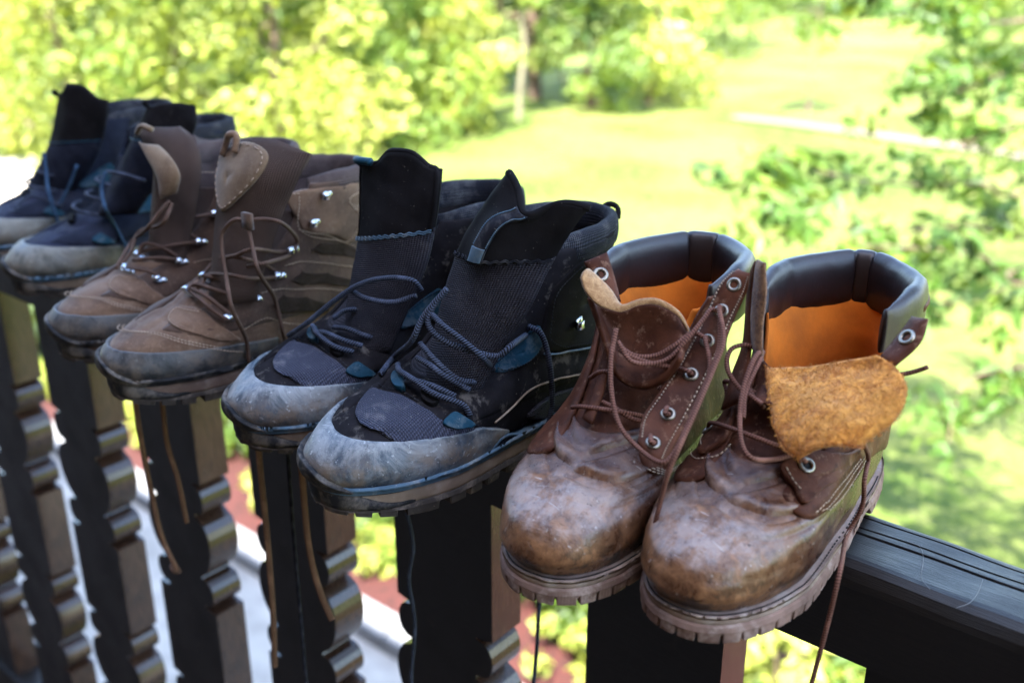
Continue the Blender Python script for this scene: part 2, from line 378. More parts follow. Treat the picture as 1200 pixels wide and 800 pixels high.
def garden():
    T = tree; hz = 'shrubs at the edge of the lawn'
    def g(px, py, up=0): p = at_z(px, py, GZ); return (p[0], p[1], GZ+up)
    # left: loose light-green shrubs and small trees
    T('garden_shrub', g(-40, 165), 5.4, 3.0, .2, 'sunlit light green tree at the far left edge above the boots', n=5200, size=.13, seed=1, mat=M_LEAFY)
    T('garden_shrub', g(90, 190), 4.6, 2.4, .15, 'bright loose bush right above the leftmost boots', n=4600, size=.11, seed=2, mat=M_LEAFY)
    T('garden_shrub', g(215, 178), 5.2, 2.6, .15, 'bright leafy bush above the brown hiking boots', n=5000, size=.12, seed=3)
    T('garden_shrub', g(330, 190), 4.6, 2.2, .1, 'rounded green bush above the tall tongues of the black boots', n=4600, size=.11, seed=4, mat=M_LEAFY)
    T('garden_shrub', g(430, 165), 5.0, 2.2, .1, 'green bush left of the pale trunk', n=4600, size=.12, seed=5)
    T('garden_tree', g(350, 95), 8.0, 4.2, .4, 'large tree behind the bright bushes at upper left', n=6500, size=.16, seed=6, mat=M_LEAFD, tr=.2)
    T('garden_tree', g(120, 95), 8.0, 4.4, .4, 'tall pale green tree behind the far left bushes', n=6500, size=.16, seed=7)
    # centre: dark tree with trunk, pale sapling trunk
    T('garden_tree', g(628, 118), 9.0, 3.4, 2.0, 'dark green tree with brown trunk at top centre', n=5200, size=.15, seed=8, mat=M_LEAFD, tr=.20)
    T('garden_tree', g(520, 105), 8.0, 3.2, .6, 'dark green tree left of the brown trunk at top centre', n=5200, size=.15, seed=9, mat=M_LEAFD, tr=.18)
    T('sapling', g(608, 143), 6.5, 1.0, 2.4, 'slender sapling with pale straight trunk at top centre', n=900, size=.12, seed=10, bark=M_PALEBARK, tr=.07, clumps=8)
    T('garden_shrub', g(540, 150), 2.9, 1.5, .1, 'light green bush left of the pale trunk at the lawn edge', n=3200, size=.1, seed=11, mat=M_LEAFY)
    T('garden_shrub', g(690, 128), 3.6, 1.7, .1, 'green bush right of the brown trunk', n=3600, size=.11, seed=12)
    T('garden_shrub', g(760, 122), 4.2, 1.9, .1, 'pale flowering bush above the lawn at top centre', n=3600, size=.11, seed=13, mat=M_LEAFY)
    T('garden_tree', g(800, 66), 7.5, 3.6, .5, 'far tree behind the pale bush at top centre', n=5200, size=.16, seed=14)
    T('garden_tree', g(925, 30), 9, 5.0, .6, 'far trees\' edge beyond the bright lawn', n=5000, size=.2, seed=15)
    T('sapling', g(944, 138), 3.4, .9, 1.5, 'young thin-stemmed tree on the lawn by the gravel drive', n=420, size=.12, seed=16, tr=.06, clumps=7)
    T('garden_tree', g(1120, 40), 9, 4.6, .6, 'far green tree behind the hanging branches at top right', n=5200, size=.18, seed=17, mat=M_LEAFD)
    T('garden_tree', g(1260, 90), 8, 4.2, .5, 'leafy tree at the top right edge beyond the drive', n=5200, size=.16, seed=18)
    # flower bed plants, seen through the gaps between the balusters
    A = 'seen through the baluster gap below '
    for i, (x, y, m, w) in enumerate([(-9.25, 3.5, M_LEAFD, 'dark green bed plant '+A+'the leftmost navy boots'), (-7.2, 3.55, M_LEAFY, 'pale green bed plant '+A+'the left brown suede boot'),
            (-6.15, 3.6, M_LEAF, 'big green bed plant '+A+'the right brown suede boot'), (-5.35, 3.55, M_LEAF, 'half hidden bed plant right of the big one below the brown suede boots'),
            (-4.55, 3.75, M_LEAFD, 'dark green bed plant farther back '+A+'the muddy black boot'), (-4.1, 3.5, M_LEAF, 'bright bed plant nearer the kerb '+A+'the muddy black boot'),
            (-3.35, 3.7, M_LEAFD, 'dark bed plant farther back '+A+'the left work boot'), (-2.85, 3.5, M_LEAF, 'leafy bed plant nearer the kerb '+A+'the left work boot'),
            (-2.15, 3.6, M_LEAF, 'leftmost of three bed plants '+A+'the right work boot'), (-1.7, 3.45, M_LEAFY, 'middle yellow green plant of three '+A+'the right work boot'), (-1.25, 3.6, M_LEAF, 'rightmost of three bed plants under the end of the handrail')]):
        T('bed_plant', (x, y, GZ+.06), .62+.14*math.sin(i*2.3), .46, .03, w, 'plant', m, n=950, size=.055, seed=40+i, clumps=10, tr=.02, group='plants in the mulch bed')
    for i, (x, y, w) in enumerate([(-8.35, 3.15, 'the leftmost navy boots'), (-6.85, 3.2, 'the left brown suede boot'), (-5.35, 3.15, 'the right brown suede boot'), (-4.2, 3.2, 'the muddy black boot'), (-2.75, 3.15, 'the left work boot')]):
        T('edging_plant', (x, y, GZ+.04), .3, .28, .02, 'low yellow edging plant in red mulch below '+w, 'plant', M_LEAFY, n=340, size=.04, seed=80+i, clumps=6, trunk=False, group='yellow edging plants')
    # near tree right of the view: its leafy branches reach in from the right
    root = empty('near_tree', (1.3, 4.4, GZ), 0, 'tree at the right whose leafy branches hang in front of the lawn', 'tree')
    off = np.array([1.3, 4.4, GZ]); G = [limb((0, 0, -.1), (-.2, -.3, 7.2), .13, .05, .04, 3)]
    br = [((.05, -.05, 3.6), [(1240, 300, 5.6), (1180, 335, 5.5), (1110, 355, 5.4), (1010, 350, 5.3)]),
          ((.05, -.05, 3.8), [(1240, 220, 5.8), (1150, 215, 5.7), (1040, 215, 5.6), (940, 195, 5.5), (875, 165, 5.5)]),
          ((.05, -.05, 3.7), [(1250, 270, 5.6), (1140, 265, 5.5), (1030, 270, 5.4), (930, 250, 5.3), (885, 232, 5.3)]),
          ((.05, -.05, 3.2), [(1250, 420, 5.2), (1190, 430, 5.1), (1130, 450, 5.0), (1110, 520, 4.9)]),
          ((.05, -.05, 4.2), [(1260, 60, 6.2), (1170, 90, 6.1), (1110, 110, 6.0), (1060, 110, 6.0)]),
          ((.05, -.05, 4.3), [(1260, 10, 6.2), (1150, 25, 6.1), (1060, 5, 6.0), (960, -15, 6.0)]),
          ((.05, -.05, 4.1), [(1260, 130, 6.2), (1180, 150, 6.1), (1110, 175, 6.0)]),
          ((.05, -.05, 3.4), [(1250, 330, 5.2), (1150, 300, 5.1), (1060, 290, 5.0), (970, 290, 5.0), (900, 300, 5.0)])]
    C = []; Rd = []
    r = np.random.default_rng(11)
    for s0, pts in br:
        W = np.array([at_d(*p)-off for p in pts]); W = np.concatenate([[np.array(s0)], W]); P = catmull(W, 40)
        G.append(tube_geo(P, np.linspace(.016, .003, 40), 6)[:2])
        for k in range(10, 40, 1):
            if r.uniform() < .50: continue
            C.append(P[k]+r.normal(size=3)*.12+np.array([0, 0, -.06])); s = r.uniform(.06, .17); Rd.append((s*1.3, s*1.3, s*.8))
    for i in range(26):                                            # unseen upper crown above the frame, added to dapple the lawn
        a = i*2.4; q = 1.9*math.sqrt((i+.5)/26); z = 5.2+r.uniform(0, 2.6); C.append(np.array([-.6+q*math.cos(a), -.7+q*math.sin(a), z])); s = r.uniform(.30, .5); Rd.append((s, s, s*.6))
        if i % 2: G.append(limb((-.1, -.15, z-1.2), C[-1], .035, .01, .12, i))
    V, F, A = leaves(C, Rd, 7000, .060, 77); mesh_obj('crown', V, F, M_LEAFN, root, smooth=False, attr=A)
    V, F = join_geo(G); mesh_obj('trunk', V, F, M_BARK, root)
garden()
# ================================================================ boots
def key(S, K, col):
    """smooth interpolation of key column col over s"""
    K = np.asarray(K, float); x = K[:, 0]; y = K[:, col]; m = np.gradient(y, x)
    d = np.diff(y)/np.diff(x)
    m[1:-1] = np.where(d[:-1]*d[1:] <= 0, 0, 2*d[:-1]*d[1:]/(d[:-1]+d[1:]+1e-12)); m[0] = d[0]; m[-1] = d[-1]
    S = np.clip(S, x[0], x[-1]); i = np.clip(np.searchsorted(x, S, side='right')-1, 0, len(x)-2); h = x[i+1]-x[i]; t = (S-x[i])/h
    return (2*t**3-3*t**2+1)*y[i]+(t**3-2*t**2+t)*h*m[i]+(-2*t**3+3*t**2)*y[i+1]+(t**3-t**2)*h*m[i+1]
class Boot:
    """keys: rows of (s, y_front, z_front, y_back, z_back, half_width, foot_shape, exponent)"""
    def __init__(b, name, toe, yaw, K, label, group, bend=.008, pitch=0, deform=None, L=.30, seed=0):
        b.K = K; b.bend = bend; b.deform = deform; b.seed = seed; b.L = L; b.pairname = group
        rz = math.pi+math.radians(yaw)
        yd = np.array([-math.sin(rz), math.cos(rz)]); o = np.array(toe[:2])-yd*L
        b.root = empty(name, (o[0], o[1], 0.0008), rz, label, 'boot', group)
        b.root.rotation_euler = (math.radians(pitch), 0, rz)
        b.M = np.array(Matrix.Translation((o[0], o[1], toe[2] if len(toe) > 2 else .0008))@b.root.rotation_euler.to_matrix().to_4x4())
        if len(toe) > 2: b.root.location.z = toe[2]
        b.Mi = np.linalg.inv(b.M)
        th = np.linspace(-math.pi, math.pi, 161); s = np.linspace(0, 1, 81); TH, S = np.meshgrid(th, s, indexing='ij'); b.gth, b.gs = th, s
        P = b.P(TH, S); V = b.world(P.reshape(-1, 3)); b.gp = P
        F = grid_faces(161, 81); b.bvh = BVHTree.FromPolygons([tuple(v) for v in V], F); b.V = V; b.proj = project(V)
    def world(b, P): P = np.asarray(P, float); return P@b.M[:3, :3].T+b.M[:3, 3]
    def local(b, P): P = np.asarray(P, float); return P@b.Mi[:3, :3].T+b.Mi[:3, 3]
    def P(b, th, s):
        th, s = np.broadcast_arrays(np.asarray(th, float), np.asarray(s, float)); k = lambda c: key(s, b.K, c)
        yf, zf, yb, zb, w, fs, ex = (k(c) for c in range(1, 8))
        c = np.cos(th); sn = np.sin(th); t = (1+c)/2
        # normalised half width along the length: foot outline blended to an ellipse
        tf = np.array([0, .08, .2, .38, .55, .72, .86, .95, 1.0]); hf = np.array([.80, .80, .78, .76, .86, 1.0, 1.0, .97, .95])
        h = 1+(np.interp(t, tf, hf)-1)*fs
        e = 2/ex; cc = np.sign(c)*np.abs(c)**e; ss = np.sign(sn)*np.abs(sn)**e
        tt = (1+cc)/2; y = yb+(yf-yb)*tt; x = w*ss*h
        x = x+b.bend*np.clip(y/b.L, 0, 1.1)**2*fs
        z = zb+(zf-zb)*tt
        P = np.stack([x, y, z], -1)
        if b.deform is not None: P = P+b.deform(th, s, P)
        return P
    def N(b, th, s):
        e = 2e-3; th = np.asarray(th, float); s = np.asarray(s, float)
        a = b.P(th+e, s)-b.P(th-e, s); c = b.P(th, np.minimum(s+e, 1))-b.P(th, np.maximum(s-e, 0)); n = np.cross(a, c)
        n /= np.linalg.norm(n, axis=-1)[..., None]+1e-12
        q = b.P(th, s)-np.array([0, .1, 0]); q[..., 1] = (b.P(th, s)[..., 1]-.13)*.5; q[..., 2] = 0
        sg = np.sign((n*q).sum(-1)); sg[sg == 0] = 1
        return n*np.sign(np.mean(sg))
    # ---- pixel of the 1200 x 800 frame -> surface parameter
    def ths(b, px, py):
        r = px_ray(px, py); r = r/np.linalg.norm(r); hit = b.bvh.ray_cast(Vector(CAM), Vector(r))
        if hit[0] is None:
            d = ((b.proj-np.array([px, py]))**2).sum(1); i = int(np.argmin(d)); return b.gth[i//81], b.gs[i % 81]
        f = hit[2]; i, j = f//80, f % 80; h = b.local(np.array(hit[0]))
        A, B, D = b.gp[i, j], b.gp[i+1, j], b.gp[i, j+1]; u, v = B-A, D-A; q = h-A
        G = np.array([[u@u, u@v], [u@v, v@v]])+np.eye(2)*1e-14; a, c = np.linalg.solve(G, [q@u, q@v])
        return b.gth[i]+np.clip(a, 0, 1)*(b.gth[1]-b.gth[0]), b.gs[j]+np.clip(c, 0, 1)*(b.gs[1]-b.gs[0])
    def px(b, px, py, off=0.0):
        t, s = b.ths(px, py); return b.P(t, s)+b.N(np.array([t]), np.array([s]))[0]*off
    def fr(b, px, py, yl):
        """pixel -> point on the local plane y = yl"""
        r = b.Mi[:3, :3]@px_ray(px, py); o = b.local(CAM); return o+r*((yl-o[1])/r[1])
    def fx(b, px, py, xl):
        r = b.Mi[:3, :3]@px_ray(px, py); o = b.local(CAM); return o+r*((xl-o[0])/r[0])
    # ---- builders
    def add(b, name, V, F, mat, parent=None, **kw):
        return mesh_obj(name, V, F, mat, parent or b.root, **kw)
    def patch(b, name, mat, t0, t1, s0, s1, off, n=40, m=24, thick=.003, parent=None, round_=.003, fn=None, amp=0, ns=60, seed=1, under=None):
        """panel over the surface: angle t0..t1, height s0..s1 (each a number or a function); rounded rim"""
        ed = lambda k: np.unique(np.r_[0, .012, .03, np.linspace(.06, .94, k), .97, .988, 1])
        A, B = np.meshgrid(ed(n), ed(m), indexing='ij')
        if callable(s1) or callable(s0):           # s limits depend on the angle
            T = t0+(t1-t0)*A; a0 = s0(T) if callable(s0) else s0; a1 = s1(T) if callable(s1) else s1; S = a0+(a1-a0)*B
        else:
            S = s0+(s1-s0)*B; c0 = t0(S) if callable(t0) else t0; c1 = t1(S) if callable(t1) else t1; T = c0+(c1-c0)*A
        return b._pan(name, mat, T, S, A, B, off, thick, parent, amp, ns, seed, fn, under)
    def panel(b, name, mat, f, off, n=40, m=24, thick=.003, parent=None, amp=0, ns=60, seed=1, fn=None, under=None):
        """panel from a map (a, b) in the unit square -> (angle, height)"""
        ed = lambda k: np.unique(np.r_[0, .012, .03, np.linspace(.06, .94, k), .97, .988, 1])
        A, B = np.meshgrid(ed(n), ed(m), indexing='ij'); T, S = f(A, B)
        return b._pan(name, mat, T, np.clip(S, 0, 1), A, B, off, thick, parent, amp, ns, seed, fn, under)
    def collar(b, name, mat, t0, t1, sc, rh, rv, inset, creases=(), n=90, k=18, top=None, parent=None, wob=.0006, taper=.12, facets=None):
        """padded roll: elliptical section swept round the opening, pinched at the creases"""
        th = np.linspace(t0, t1, n); P = b.P(th, np.full(n, sc))
        if facets:
            for a0, a1 in zip(facets[:-1], facets[1:]):
                k_ = (th >= a0) & (th <= a1); A0, A1 = b.P(a0, sc), b.P(a1, sc); w_ = ((th[k_]-a0)/(a1-a0))[:, None]; P[k_] = P[k_]*.45+(A0+(A1-A0)*w_)*.55
        T = np.gradient(P, axis=0); T /= np.linalg.norm(T, axis=1)[:, None]
        up = np.array([0, 0, 1.0]); O = np.cross(T, up); O /= np.linalg.norm(O, axis=1)[:, None]; q = P-P.mean(0)
        if (O*q).sum() < 0: O = -O
        a = np.linspace(0, 2*math.pi, k, endpoint=False); u = np.linspace(0, 1, n); env = np.clip(np.minimum(u, 1-u)/taper, .12, 1)**.6
        g = env.copy()
        for c, w, d in creases: g *= 1-d*np.exp(-((th-c)/w)**2)
        C = P-O*inset; ca, sa = np.cos(a), np.sin(a); ca = np.sign(ca)*np.abs(ca)**.8; sa = np.sign(sa)*np.abs(sa)**.8
        V = C[:, None]+O[:, None]*(ca[None, :]*rh*g[:, None])[..., None]+up*(sa[None, :]*(rv*(.55+.45*g))[:, None])[..., None]
        V = V+O[:, None]*(wob*vnoise(V, 130, b.seed))[..., None]
        F = []
        for i in range(n-1):
            for j in range(k): F.append((i*k+j, (i+1)*k+j, (i+1)*k+(j+1) % k, i*k+(j+1) % k))
        F.append(tuple(range(k))); F.append(tuple((n-1)*k+j for j in range(k-1, -1, -1)))
        UV = np.stack(np.broadcast_arrays(th[:, None]*60, a[None, :]*8), -1).reshape(-1, 2)
        return b.add(name, V.reshape(-1, 3), F, mat, parent, uv=UV)
    def _pan(b, name, mat, T, S, A, B, off, thick, parent, amp, ns, seed, fn, under=None):
        P = b.P(T, S); N = b.N(T, S); e = np.minimum(np.minimum(A, 1-A)*8, np.minimum(B, 1-B)*8); rim = 1-np.clip(1-e/.25, 0, 1)**2
        o = off-.0012*(1-rim)
        if amp: o = o+amp*vnoise(P, ns, seed)*rim
        if fn is not None: o = o+fn(T, S, A, B)*rim
        out = P+N*o[..., None]; inn = P+N*((off-thick) if under is None else under)
        V, F = shell(out, inn); UV = np.stack([T*.07, S*.22], -1).reshape(-1, 2)*1000
        return b.add(name, V, F, mat, parent, uv=np.concatenate([UV, UV]))
    def poly(b, name, mat, pts, off, thick=.002, parent=None, k=7, n=60, param=False, amp=0, seed=3, ns=150, puff=0):
        """star-shaped panel from a pixel outline laid on the surface"""
        Q = np.array([b.ths(*p) for p in pts]) if not param else np.array(pts, float)
        Q[:, 0] = np.unwrap(Q[:, 0]); Q = catmull(Q, n, True); c = Q.mean(0)
        R = np.array([0.02, .25, .5, .72, .88, .96, 1.0])
        TS = c+(Q[:, None]-c)*R[None, :, None]; T, S = TS[..., 0], np.clip(TS[..., 1], 0, 1)
        P = b.P(T, S); N = b.N(T, S); o = off-np.where(R > .99, .0010, 0)[None, :]+puff*(1-R**2)[None, :]
        if amp: o = o+amp*vnoise(P, ns, seed)
        out = P+N*np.broadcast_to(o, T.shape)[..., None]; inn = P+N*(off-thick)
        V, F = shell(out, inn, wrap=True); m = len(R); K = n*m
        F.append(tuple(i*m for i in range(n-1, -1, -1)))
        Q3 = P.reshape(-1, 3); ax = np.argsort(-np.ptp(Q3, axis=0))[:2]; UV = Q3[:, ax]*1000
        return b.add(name, V, F, mat, parent, uv=np.concatenate([UV, UV]))
    def stitch(b, pts, mat, off=.0016, step=.0042, r=.00055, param=False, name='stitching', parent=None):
        Q = np.array([b.ths(*p) for p in pts]) if not param else np.array(pts, float)
        Q[:, 0] = np.unwrap(Q[:, 0]); Q = catmull(Q, 200) if len(Q) > 2 else Q[0]+(Q[-1]-Q[0])*np.linspace(0, 1, 200)[:, None]
        P = b.P(Q[:, 0], Q[:, 1])+b.N(Q[:, 0], Q[:, 1])*off
        d = np.r_[0, np.cumsum(np.linalg.norm(np.diff(P, axis=0), axis=1))]; G = []; x = 0
        ip = lambda t: np.array([np.interp(t, d, P[:, k]) for k in range(3)])
        while x < d[-1]-step:
            G.append(tube_geo(np.array([ip(x), ip(x+step*.36), ip(x+step*.72)]), np.array([r*.7, r, r*.7]), 4)[:2]); x += step
        if not G: return
        V, F = join_geo(G); o = b.add(name, V, F, mat, parent); o['kind'] = 'stuff'; return o
    def seam(b, pts, mat, off=.0012, r=.0011, name='piping', parent=None):
        Q = np.array([b.ths(*p) for p in pts]); Q[:, 0] = np.unwrap(Q[:, 0]); Q = catmull(Q, 80)
        P = b.P(Q[:, 0], Q[:, 1])+b.N(Q[:, 0], Q[:, 1])*off; return tube(name, P, r, mat, parent or b.root, 6)
    def lace(b, pts, mat, r=.0016, name='lace', step=.002):
        """pts: (px, py, off) on the surface, or (px, py, ('y', v)) / (px, py, ('x', v)) on a local plane, or 3-vectors"""
        P = []
        for p in pts:
            if isinstance(p, np.ndarray): P.append(p)
            elif isinstance(p[2], tuple): P.append(b.fr(p[0], p[1], p[2][1]) if p[2][0] == 'y' else b.fx(p[0], p[1], p[2][1]))
            else: P.append(b.px(*p))
        return tube(name, P, r, mat, b.root, 8, step=step)
    def eyelet(b, px, py, mat, off=.002, R=.0042, r=.0013, hole=None, name='eyelet'):
        t, s = b.ths(px, py); c = b.P(t, s); n = b.N(np.array([t]), np.array([s]))[0]; return b.ring(c+n*off, n, R, r, mat, hole, name)
    def ring(b, c, n, R, r, mat, hole=None, name='eyelet', parent=None):
        n = n/np.linalg.norm(n); u = np.cross(n, [.3, .5, .8]); u /= np.linalg.norm(u); v = np.cross(n, u); V = []; F = []; a, k = 20, 8
        for i in range(a):
            d = u*math.cos(2*math.pi*i/a)+v*math.sin(2*math.pi*i/a)
            for j in range(k):
                w = 2*math.pi*j/k; V.append(c+d*(R+r*math.cos(w))+n*r*.8*math.sin(w))
        for i in range(a):
            for j in range(k): F.append((i*k+j, ((i+1) % a)*k+j, ((i+1) % a)*k+(j+1) % k, i*k+(j+1) % k))
        o = b.add(name, V, F, mat, parent)
        if hole is not None:
            V = [c-n*.0004]+[c-n*.0004+(u*math.cos(2*math.pi*i/a)+v*math.sin(2*math.pi*i/a))*R*.85 for i in range(a)]
            b.add('eyelet_hole', V, [(0, 1+i, 1+(i+1) % a) for i in range(a)], hole, o)
        return o
    def outline(b, n=240, grow=.004, s=0.0):
        th = np.linspace(-math.pi, math.pi, n, endpoint=False); P = b.P(th, np.full(n, s)); c = np.roll(P, -1, 0)-np.roll(P, 1, 0); N = np.stack([c[:, 1], -c[:, 0], c[:, 0]*0], 1)
        N /= np.linalg.norm(N, axis=1)[:, None]; q = P-P.mean(0)
        if (N*q).sum() < 0: N = -N
        return th, P+N*grow, N
    def sole(b, name, mat, ztop, zbot, grow, lug=0, lugs=46, lugz=.006, duty=.62, toe_up=0.0, heel=.0, n=480, arch=.010, belly=.0015, phase=0, jit=0):
        """welted sole: wall round the outline, lug notches cut into its lower edge, arch before the heel"""
        th, P, N = b.outline(n, grow); y = P[:, 1]; L = b.L
        d = np.r_[0, np.cumsum(np.linalg.norm(np.diff(P, axis=0), axis=1))]; ph = d/d[-1]*lugs+phase
        if jit: ph = ph+jit*np.sin(ph*1.7+1)
        w = np.clip((np.abs((ph % 1)-.5)-(duty/2))/.05, 0, 1) if lug else np.zeros(n)      # 1 inside a notch
        up = toe_up*sstep(.80*L, 1.02*L, y); ar = arch*sstep(.27*L, .31*L, y)*(1-sstep(.40*L, .50*L, y))
        rows = []
        zt = np.full(n, ztop)+(up if toe_up else 0)*.0; zb = zbot+up+ar
        H = zt-zb
        rows.append((-.012, zt)); rows.append((-.0012, zt)); rows.append((0*zt, zt-.0012)); rows.append((belly, zt-.35*H)); rows.append((belly*.6-w*lug*.3, zb+lugz+.001)); rows.append((belly*.4-w*lug, zb+lugz*.55+w*lugz*.3)); rows.append((-w*lug, zb+.0006+w*lugz)); rows.append((-.0012-w*lug, zb+w*lugz)); rows.append((-.014, zb+w*lugz*.3))
        G = np.stack([np.stack([P[:, 0]+N[:, 0]*r, P[:, 1]+N[:, 1]*r, np.broadcast_to(z, (n,))], -1) for r, z in rows], 1)
        G[:, 3:7, :2] += (N[:, None, :2]*.0004*vnoise(G[:, 3:7], 300, b.seed)[..., None])
        V = G.reshape(-1, 3); m = len(rows); F = grid_faces(n, m, wrap=True)
        F.append(tuple(i*m for i in range(n-1, -1, -1))); F.append(tuple(i*m+m-1 for i in range(n)))
        return b.add(name, V, F, mat, smooth=False if lug else True)
    def sheet(b, name, mat, left, right, thick=.004, bulge=.008, n=18, m=30, parent=None, amp=0, ns=80, seed=5, curl=None, bdir=(0, 1, 0)):
        """tongue-like sheet lofted between two edges (local points), bulging along bdir"""
        Lp, Rp = catmull(left, m), catmull(right, m); u = np.linspace(0, 1, n); bd = np.asarray(bdir, float); bd /= np.linalg.norm(bd)
        bu = catmull(np.array(bulge)[:, None], m)[:, 0] if np.ndim(bulge) else np.full(m, bulge)
        P = Lp[None]+(Rp-Lp)[None]*u[:, None, None]+bd*(bu[None, :, None]*(1-(2*u[:, None, None]-1)**2))
        if curl is not None: P = P+curl(u[:, None], np.linspace(0, 1, m)[None, :])
        du = np.gradient(P, axis=0); dv = np.gradient(P, axis=1); N = np.cross(du, dv); N /= np.linalg.norm(N, axis=-1)[..., None]+1e-9
        if (N@bd).mean() < 0: N = -N
        if amp: P = P+N*(amp*vnoise(P, ns, seed))[..., None]
        U, W = np.meshgrid(u, np.linspace(0, 1, m), indexing='ij'); e = np.clip(np.minimum(np.minimum(U, 1-U)*n*.5, np.minimum(W, 1-W)*m*.5), 0, 1)
        t = thick*(.45+.55*e)
        V, F = shell(P+N*t[..., None]*.5, P-N*t[..., None]*.5)
        wid = np.linalg.norm(Rp-Lp, axis=1).mean(); ln = np.linalg.norm(np.diff((Lp+Rp)/2, axis=0), axis=1).sum()
        UV = np.stack([U*wid, W*ln], -1).reshape(-1, 2)*1000
        o = b.add(name, V, F, mat, parent, uv=np.concatenate([UV, UV])); b.last = (P, N)
        if isinstance(mat, (list, tuple)):
            q = (n-1)*(m-1); idx = np.ones(len(o.data.polygons), dtype=np.int32); idx[:q] = 0; o.data.polygons.foreach_set('material_index', idx)
        return o
    def sheet_poly(b, name, mat, uv, off, thick=.002, n=54, parent=None):
        Q = catmull(uv, n, True); c = Q.mean(0); R = (.03, .3, .6, .85, .96, 1.0)
        O = np.array([[b.on_sheet(*(c+(q-c)*k), off-(.0008 if k == 1 else 0)) for k in R] for q in Q]); I = np.array([[b.on_sheet(*(c+(q-c)*k), off-thick) for k in R] for q in Q])
        V, F = shell(O, I, wrap=True); m = len(R); F.append(tuple(i*m for i in range(n-1, -1, -1))); return b.add(name, V, F, mat, parent)
    def nap(b, mat, n=2500, ln=.0016, parent=None, seed=1, side=1):
        """short raised fibres on the last sheet"""
        r = np.random.default_rng(seed); P, N = b.last; V = []; F = []
        for i in range(n):
            u, v = r.uniform(0, 1, 2)
            if r.uniform() < .25: u, v = ((r.choice([0., 1.]), v) if r.uniform() < .5 else (u, 1.0))
            p = b.on_sheet(u, v, .0018*side); nn = b.on_sheet(u, v, .0028*side)-p; nn /= np.linalg.norm(nn); d = nn*.6+r.normal(size=3)*.6; d /= np.linalg.norm(d); w = np.cross(d, r.normal(size=3)); w = w/np.linalg.norm(w)*.00022
            L = ln*r.uniform(.4, 1.4); V += [p-w, p+w, p+d*L]; F.append((3*i, 3*i+1, 3*i+2))
        o = b.add('suede_nap', V, F, mat, parent, smooth=False); o['kind'] = 'stuff'; return o
    def on_sheet(b, u, v, off):
        P, N = b.last; n, m = P.shape[:2]; x = u*(n-1); y = v*(m-1); i, j = max(0, min(int(x), n-2)), max(0, min(int(y), m-2)); fx, fy = x-i, y-j
        f = lambda A: A[i, j]*(1-fx)*(1-fy)+A[i+1, j]*fx*(1-fy)+A[i, j+1]*(1-fx)*fy+A[i+1, j+1]*fx*fy
        return f(P)+f(N)*off
# ---------------------------------------------------------------- boot materials
def leather_mat():
    t = NT('worn_brown_leather'); x, y, z = t.sep(); nb = t.noise(22, 6, .65); nm = t.noise(70, 7, .72, dist=.5); nf = t.noise(230, 5, .7)
    c = t.mix(t.ramp(nb, .34, .66), (.034, .011, .006), (.095, .034, .016)); c = t.mix(t.math('MULTIPLY', t.ramp(nm, .50, .62), .55), c, (.15, .075, .042))
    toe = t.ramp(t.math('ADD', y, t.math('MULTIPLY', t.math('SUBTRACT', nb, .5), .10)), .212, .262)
    tan = t.mix(t.ramp(nm, .34, .68), (.095, .037, .016), (.31, .138, .056)); c = t.mix(t.math('MULTIPLY', toe, .9), c, tan)
    # grey scuffs with painted-in sky sheen on the crown of the toe, in streaks
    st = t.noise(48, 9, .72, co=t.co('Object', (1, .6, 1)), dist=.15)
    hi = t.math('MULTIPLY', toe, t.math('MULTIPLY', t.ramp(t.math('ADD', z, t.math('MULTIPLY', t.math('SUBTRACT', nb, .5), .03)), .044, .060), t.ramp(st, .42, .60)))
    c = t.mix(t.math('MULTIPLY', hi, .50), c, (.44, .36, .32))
    lo = t.math('MULTIPLY', t.ramp(y, .20, .26), t.math('MULTIPLY', t.ramp(z, .050, .026), t.ramp(t.noise(40, 7, .72), .50, .55)))
    c = t.mix(t.math('MULTIPLY', lo, .88), c, (.022, .011, .007))
    dk = t.ramp(t.noise(150, 6, .72, dist=.2), .57, .66); c = t.mix(t.math('MULTIPLY', dk, .45), c, (.035, .015, .009))
    sp = t.ramp(nf, .64, .69); c = t.mix(t.math('MULTIPLY', sp, .55), c, (.50, .40, .33))
    sc = t.ramp(t.noise(55, 3, .5, co=t.co('Object', (.35, 2.6, 1.2)), dist=2.2), .70, .715); c = t.mix(t.math('MULTIPLY', sc, .7), c, (.46, .38, .33))
    ck = t.ramp(t.noise(80, 4, .6, co=t.co('Object', (.45, 3, 1.4)), dist=2.0), .665, .70); c = t.mix(t.math('MULTIPLY', ck, .8), c, (.018, .008, .005))
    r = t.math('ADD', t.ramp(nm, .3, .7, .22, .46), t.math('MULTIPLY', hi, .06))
    h = t.math('SUBTRACT', t.noise(34, 7, .72, co=t.co('Object', (.8, 2.2, 1)), dist=.6), t.math('MULTIPLY', ck, .5))
    return t.done(c, r, t.bump(t.noise(520, 3), .22, .0005, t.bump(h, .55, .0022)), spec=.5)
def stay_mat():
    t = NT('brown_leather_facing'); nb = t.noise(40, 5, .6); c = t.mix(t.ramp(nb, .3, .7), (.048, .0155, .0085), (.110, .038, .019)); c = t.mix(t.math('MULTIPLY', t.ramp(t.noise(140, 6, .7), .56, .64), .5), c, (.24, .13, .08)); c = t.mix(t.math('MULTIPLY', t.ramp(t.noise(60, 6, .7, dist=.6), .56, .66), .5), c, (.022, .010, .006))
    return t.done(c, .5, t.bump(t.noise(380, 3), .3, .0006, t.bump(nb, .5, .0020)), spec=.08)
